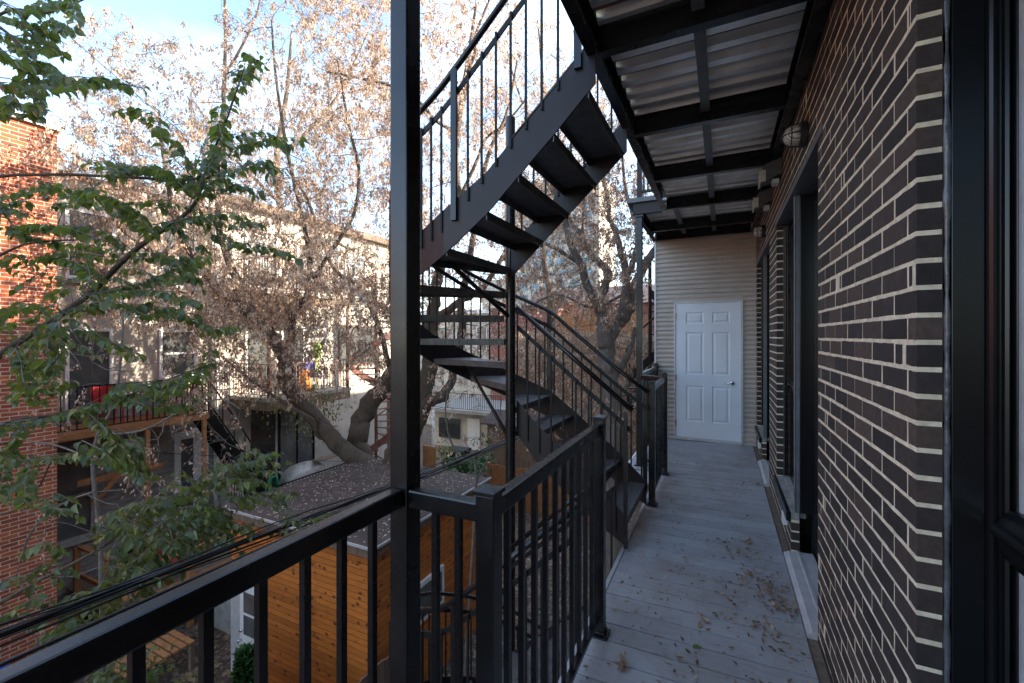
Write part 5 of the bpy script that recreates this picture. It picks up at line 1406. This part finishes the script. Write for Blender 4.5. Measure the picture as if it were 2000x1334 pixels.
S = [
 ([(398, 350), (418, 290), (440, 230), (460, 180), (480, 120)], 2.75), ([(470, 160), (500, 120), (480, 100)], 2.75),
 ([(400, 350), (350, 290), (300, 240), (250, 215)], 2.75), ([(395, 360), (330, 335), (260, 325), (210, 345)], 2.8), ([(390, 365), (330, 350), (300, 330), (200, 325)], 2.7),
 ([(400, 340), (450, 300), (510, 270), (560, 285)], 2.8), ([(400, 330), (440, 270), (520, 255), (570, 290)], 2.9), ([(395, 360), (450, 330), (500, 320), (550, 330)], 2.7),
 ([(385, 380), (430, 370), (470, 360), (520, 375)], 2.75), ([(340, 430), (400, 420), (450, 415), (510, 440)], 2.85), ([(370, 400), (430, 450), (480, 480), (560, 490)], 2.85),
 ([(300, 460), (260, 420), (230, 390), (160, 370)], 2.9), ([(300, 455), (250, 400), (190, 390), (120, 400)], 2.8), ([(260, 490), (200, 450), (120, 440), (40, 440)], 2.9),
 ([(250, 500), (180, 480), (100, 470), (20, 455)], 3.0), ([(200, 545), (140, 510), (80, 500), (20, 520)], 3.0), ([(240, 505), (300, 500), (350, 510), (370, 520)], 2.9),
 ([(160, 580), (230, 560), (290, 545), (360, 520), (400, 500)], 3.1), ([(165, 590), (250, 570), (330, 570), (390, 590)], 2.9), ([(150, 600), (220, 590), (300, 600), (350, 600)], 2.8),
 ([(330, 605), (380, 625), (420, 640), (460, 635)], 3.0), ([(90, 640), (150, 640), (200, 660), (260, 680)], 2.8), ([(110, 620), (60, 590), (20, 600), (-20, 630)], 2.9),
 ([(100, 640), (60, 680), (50, 730), (40, 770)], 2.7), ([(30, 680), (60, 740), (100, 760), (120, 740)], 2.8), ([(120, 640), (110, 700), (80, 740), (60, 750)], 2.75),
 ([(200, 790), (230, 760), (290, 745), (340, 750)], 2.8), ([(230, 780), (290, 770), (350, 790), (380, 770)], 2.8), ([(160, 795), (210, 840), (250, 870), (270, 900)], 2.8), ([(300, 752), (350, 735), (400, 715), (410, 690)], 2.8),
 ([(0, 829), (80, 815), (160, 797), (240, 780)], 2.9), ([(60, 815), (30, 860), (10, 900), (0, 960)], 2.7), ([(-20, 880), (60, 890), (140, 885), (230, 905)], 2.75), ([(150, 880), (200, 880), (270, 900), (290, 930)], 2.75),
 ([(50, 905), (40, 950), (50, 980)], 2.5), ([(250, 850), (270, 880), (275, 920)], 2.8),
 ([(60, 130), (30, 180), (10, 210), (-20, 220)], 2.8), ([(60, 150), (80, 190), (60, 215)], 2.8), ([(-20, 60), (30, 70), (80, 60), (110, 65)], 2.8), ([(0, 30), (60, 45), (110, 40), (140, 60)], 2.9),
 ([(30, 90), (60, 100), (100, 90), (130, 110)], 2.9), ([(80, 160), (150, 150), (220, 160), (285, 170)], 2.7), ([(-10, 100), (40, 120), (90, 120), (110, 150)], 2.7), ([(100, 10), (130, 5), (150, 30)], 2.6), ([(-20, 150), (20, 170), (50, 160)], 2.7), ([(-20, 190), (30, 200), (60, 205)], 2.7),
 ([(0, 0), (50, 20), (90, 0)], 2.9),
]
for pts, d in S:
    dd = [d+random.uniform(-.25, .25) for _ in pts]
    shoot(pts, dd, 0.060, gap=0.019)
    for _ in range(1):
        pts2 = [(x+random.uniform(-28, 28), y+random.uniform(-22, 22)) for x, y in pts]; shoot(pts2, [q+random.uniform(-.3, .3) for q in dd], 0.060, gap=0.03)
S2 = []
for _ in range(34):
    x = random.uniform(-20, 380); y = random.uniform(350, 720) if x < 200 else random.uniform(330, 620)
    S2.append(([(x, y), (x-random.uniform(-50, 60), y-random.uniform(-15, 35)), (x+random.uniform(-110, 110), y+random.uniform(-20, 40))], random.uniform(2.8, 3.6)))
for _ in range(78):
    x = random.uniform(180, 480); y = 1100-(x-180)*0.52+random.uniform(-75, 60)
    S2.append(([(x, y), (x+random.uniform(20, 60), y-random.uniform(-10, 40)), (x+random.uniform(50, 110), y+random.uniform(-30, 30))], random.uniform(2.9, 3.7)))
for _ in range(26):
    x = random.uniform(60, 300); y = 1290-(x-60)*0.62+random.uniform(-70, 30)
    S2.append(([(x, y), (x+30, y-30), (x+60, y-10)], random.uniform(2.6, 3.2)))
for _ in range(12):
    x = random.uniform(-20, 120); y = random.uniform(960, 1240); S2.append(([(x-40, y+10), (x, y-10), (x+40, y+10)], random.uniform(2.5, 3.2)))
S2 += [([(470, 925), (490, 960), (500, 970)], 3.4), ([(530, 1040), (560, 1015), (600, 1015), (650, 1000)], 3.3), ([(520, 1030), (560, 1035), (620, 1030)], 3.3), ([(420, 1000), (470, 990), (500, 965)], 3.3), ([(400, 1020), (450, 1050), (480, 1090)], 3.1), ([(440, 930), (470, 915), (500, 930)], 3.4)]
for pts, d in S2: shoot(pts, [d+random.uniform(-.15, .15) for _ in pts], 0.060, gap=0.021, up=0.2)
sh.build('twigs', 'bark_light', gt)
leaf_mesh('crown', LP, LD, LS, gt, 'leaf')
# yellow-green creeper in front of the cream house
pp, dd_, ss = [], [], []
for _ in range(620):
    x = random.gauss(612, 30); y = random.gauss(800, 30); q = onD(x, y, random.uniform(12.0, 12.8)); pp.append(tuple(q)); dd_.append((random.gauss(0, .5), random.gauss(0, .5), -1)); ss.append(0.085)
for _ in range(160):
    x = random.gauss(530, 25); y = random.gauss(785, 18); q = onD(x, y, random.uniform(12.0, 12.6)); pp.append(tuple(q)); dd_.append((random.gauss(0, .5), random.gauss(0, .5), -1)); ss.append(0.085)
o = leaf_mesh('yellowing_creeper', pp, dd_, ss, None, 'leaf_yellow', (pp[0][0], pp[0][1], GZ)); tag(o, 'yellowing creeper leaves hanging under the lower cream house balcony', 'creeper', kind='stuff')

# ------------------------------------------------------------------ low plants
def conifer(x, y, h, r, lab):
    t = thing('potted_cedar', (x, y, GZ), lab, 'shrub'); MB().cyl((x, y, GZ), (x, y, GZ+h*.9), 0.025, 6).build('trunk', 'bark', t)
    pp, dd, ss = [], [], []
    for _ in range(1500):
        u = random.random()**.7; a = random.uniform(0, 6.28); rr_ = r*(1-u*.85)*random.uniform(.6, 1.05)
        pp.append((x+rr_*math.cos(a), y+rr_*math.sin(a), GZ+.15+u*h)); dd.append((math.cos(a)*.6+random.gauss(0, .3), math.sin(a)*.6+random.gauss(0, .3), 1)); ss.append(.13)
    leaf_mesh('crown', pp, dd, ss, t, 'conifer')
q = onD(480, 1300, 5.75)
conifer(q.x, q.y, 1.85, 0.30, 'bushy green cedar shrub growing before the shed door')
def clump(nm, lab, px, py, d, n, sx, sz, mat, size, cat='shrub', z0=None):
    c_ = onD(px, py, d); pp, dd, ss = [], [], []
    for _ in range(n):
        pp.append((c_.x+random.gauss(0, sx), c_.y+random.gauss(0, sx), GZ+.05+max(.1, c_.z+sz-GZ)*random.random()**.65)); dd.append((random.gauss(0, .7), random.gauss(0, .7), random.gauss(.2, .6))); ss.append(size)
    o = leaf_mesh(nm, pp, dd, ss, None, mat, (c_.x, c_.y, GZ)); tag(o, lab, cat); return o
clump('leafy_shrub', 'leafy green shrub poking up below the handrail at the board fence', 225, 1330, 5.2, 1300, .26, .1, 'leaf', .09)
clump('leafy_shrub', 'low green weeds by the bottom of the shed wall', 402, 1335, 6.1, 420, .20, .05, 'leaf_yellow', .08)
clump('leafy_shrub', 'spiky green plant on the far yard soil', 915, 905, 17, 320, .45, .22, 'conifer', .22)
clump('leafy_shrub', 'pale green potted plant near the leaning board', 868, 890, 17.5, 130, .22, .35, 'leaf_yellow', .2)
clump('evergreen_bush', 'dark evergreen climber behind the garage corner', 950, 868, 19.5, 110, .16, .4, 'conifer', .13)

# dead vines over the tan garden wall
cc = []
for _ in range(3600):
    x = random.uniform(-9.6, 0.4); z = GZ+abs(random.gauss(0, 1))*0.0+random.uniform(1.0, 6.5)
    if random.random() < 0.35+0.65*(z-GZ)/6.5: cc.append((x, 19.9-random.uniform(0, .45), z))
o = keys_mesh('dead_vines', cc, None, 7, 0.10, 'samara', 0.10, 0.25, loc=(-4, 19.8, GZ)); tag(o, 'mass of dead brown vines and leaves covering the tan garden wall', 'vines', kind='stuff')

# ------------------------------------------------------------------ fallen leaves
def scatter_leaves(name, lab, pts, size, mat, up=None, flat=.25):
    pos = np.array([p[:3] for p in pts]); N = len(pos)
    a = rng.uniform(0, 6.283, N); t = rng.normal(0, flat, (N, 2))
    d = np.stack([np.cos(a), np.sin(a), t[:, 0]], 1); s = np.stack([-np.sin(a), np.cos(a), t[:, 1]], 1)
    L = (size*rng.uniform(.55, 1.25, N))[:, None]; W = L*rng.uniform(.13, .30, N)[:, None]; upv = np.array([0, 0, 1.0])
    c = rng.uniform(.02, .22, N)[:, None]*L
    V = np.stack([pos-d*L/2, pos+s*W+upv*c*.6, pos+d*L/2+upv*c, pos-s*W*.8+upv*c*.3, pos+upv*c*.1], 1)
    o = mesh_np(name, V, 5, [(0, 4, 1), (4, 2, 1), (0, 3, 4), (4, 3, 2)], mat, None, tuple(pos[0]))
    tag(o, lab, 'leaves', kind='stuff'); return o
pts = []
for _ in range(720):
    y = random.uniform(.6, 6.8); x = random.uniform(-.58, .36) if y > 1.1 else random.uniform(-.85, .36)
    if y > 4 and random.random() < .55: continue
    pts.append((x, y, DZ(x)+.004))
for (cx, cy, n, s) in ((.20, 3.2, 60, .07), (.27, 3.02, 70, .06), (.32, 2.85, 50, .05), (.12, 3.5, 40, .06), (.22, 2.6, 40, .06), (.05, 2.7, 24, .08), (0.05, 3.0, 20, .08), (.17, 4.95, 16, .05), (.2, 5.25, 10, .06), (-.35, 1.7, 14, .07), (-.15, 2.2, 16, .06), (.15, 2.15, 22, .05)):
    for _ in range(n):
        x = min(cx+random.gauss(0, s), .37); pts.append((x, cy+random.gauss(0, s*1.2), DZ(x)+.004+random.random()*.010))
scatter_leaves('fallen_leaves', 'small curled dry leaves and keys strewn over the grey deck boards', pts, .031, 'dryleaf')
def bigleaf(x, y, lab, mat='dryleaf', s=.05, n=11):
    pp = [(x+random.gauss(0, s*.35), y+random.gauss(0, s*.35), DZ(x)+.006+random.random()*.012) for _ in range(n)]
    o = scatter_leaves('leaf_clump', lab, pp, s*.85, mat, flat=.4); o['category'] = 'leaf clump'; o['group'] = 'clumps of curled leaves on the deck'
    del o['kind']
for px, py, lab in ((1458, 1060, 'brown leaf clump beside the window sill side of the deck'), (1215, 1300, 'yellow brown leaf clump in the near left corner of the deck'), (1375, 1213, 'straw coloured leaf clump mid deck near the camera'), (1515, 1190, 'russet leaf clump against the threshold'), (1480, 948, 'tan leaf clump near the far window'), (1250, 1031, 'dark leaf clump by the foot of the stair')):
    q = onZ(px, py, DZ(0)); bigleaf(q.x, q.y, lab)
for px, py, lab in ((1352, 1265, 'single fresh green leaf lying on the near deck'), (1390, 1200, 'small narrow green leaf lying by the straw coloured clump')):
    q = onZ(px, py, DZ(0)); o = leaf_mesh('green_leaf', [(q.x, q.y, DZ(q.x)+.007)], [(.9, .3, .02)], [.045], None, 'leaf', (q.x, q.y, DZ(q.x))); tag(o, lab, 'leaf')
pts = [(random.uniform(sx0+.0, sx1), random.uniform(sy0, sy1), sz1+.006) for _ in range(1500)]
scatter_leaves('fallen_keys', 'pale maple keys scattered on the dark shed roof', pts, .055, 'rooflitter', flat=.12)
pts = []
for _ in range(5000):
    x = random.uniform(-11, -2.6); y = random.uniform(2.2, 19); pts.append((x, y, GZ+.01))
scatter_leaves('yard_litter', 'brown leaf litter covering the yard soil', pts, .10, 'dryleaf')
pts = []
for n in (1, 2, 3, 4, 5, 6, 7):
    for _ in range(7):
        (ox, oy), (ix, iy) = nose(n); (bx_, by_), (cx_, cy_) = back(n); u = random.uniform(.12, .9); v = random.uniform(.15, .85)
        x = (ox*u+ix*(1-u))*(1-v)+(bx_*u+cx_*(1-u))*v; y = (oy*u+iy*(1-u))*(1-v)+(by_*u+cy_*(1-u))*v; pts.append((x, y, TZ(n)+.003))
scatter_leaves('fallen_keys', 'few pale keys lying on the lower stair treads', pts, .03, 'dryleaf', flat=.15)
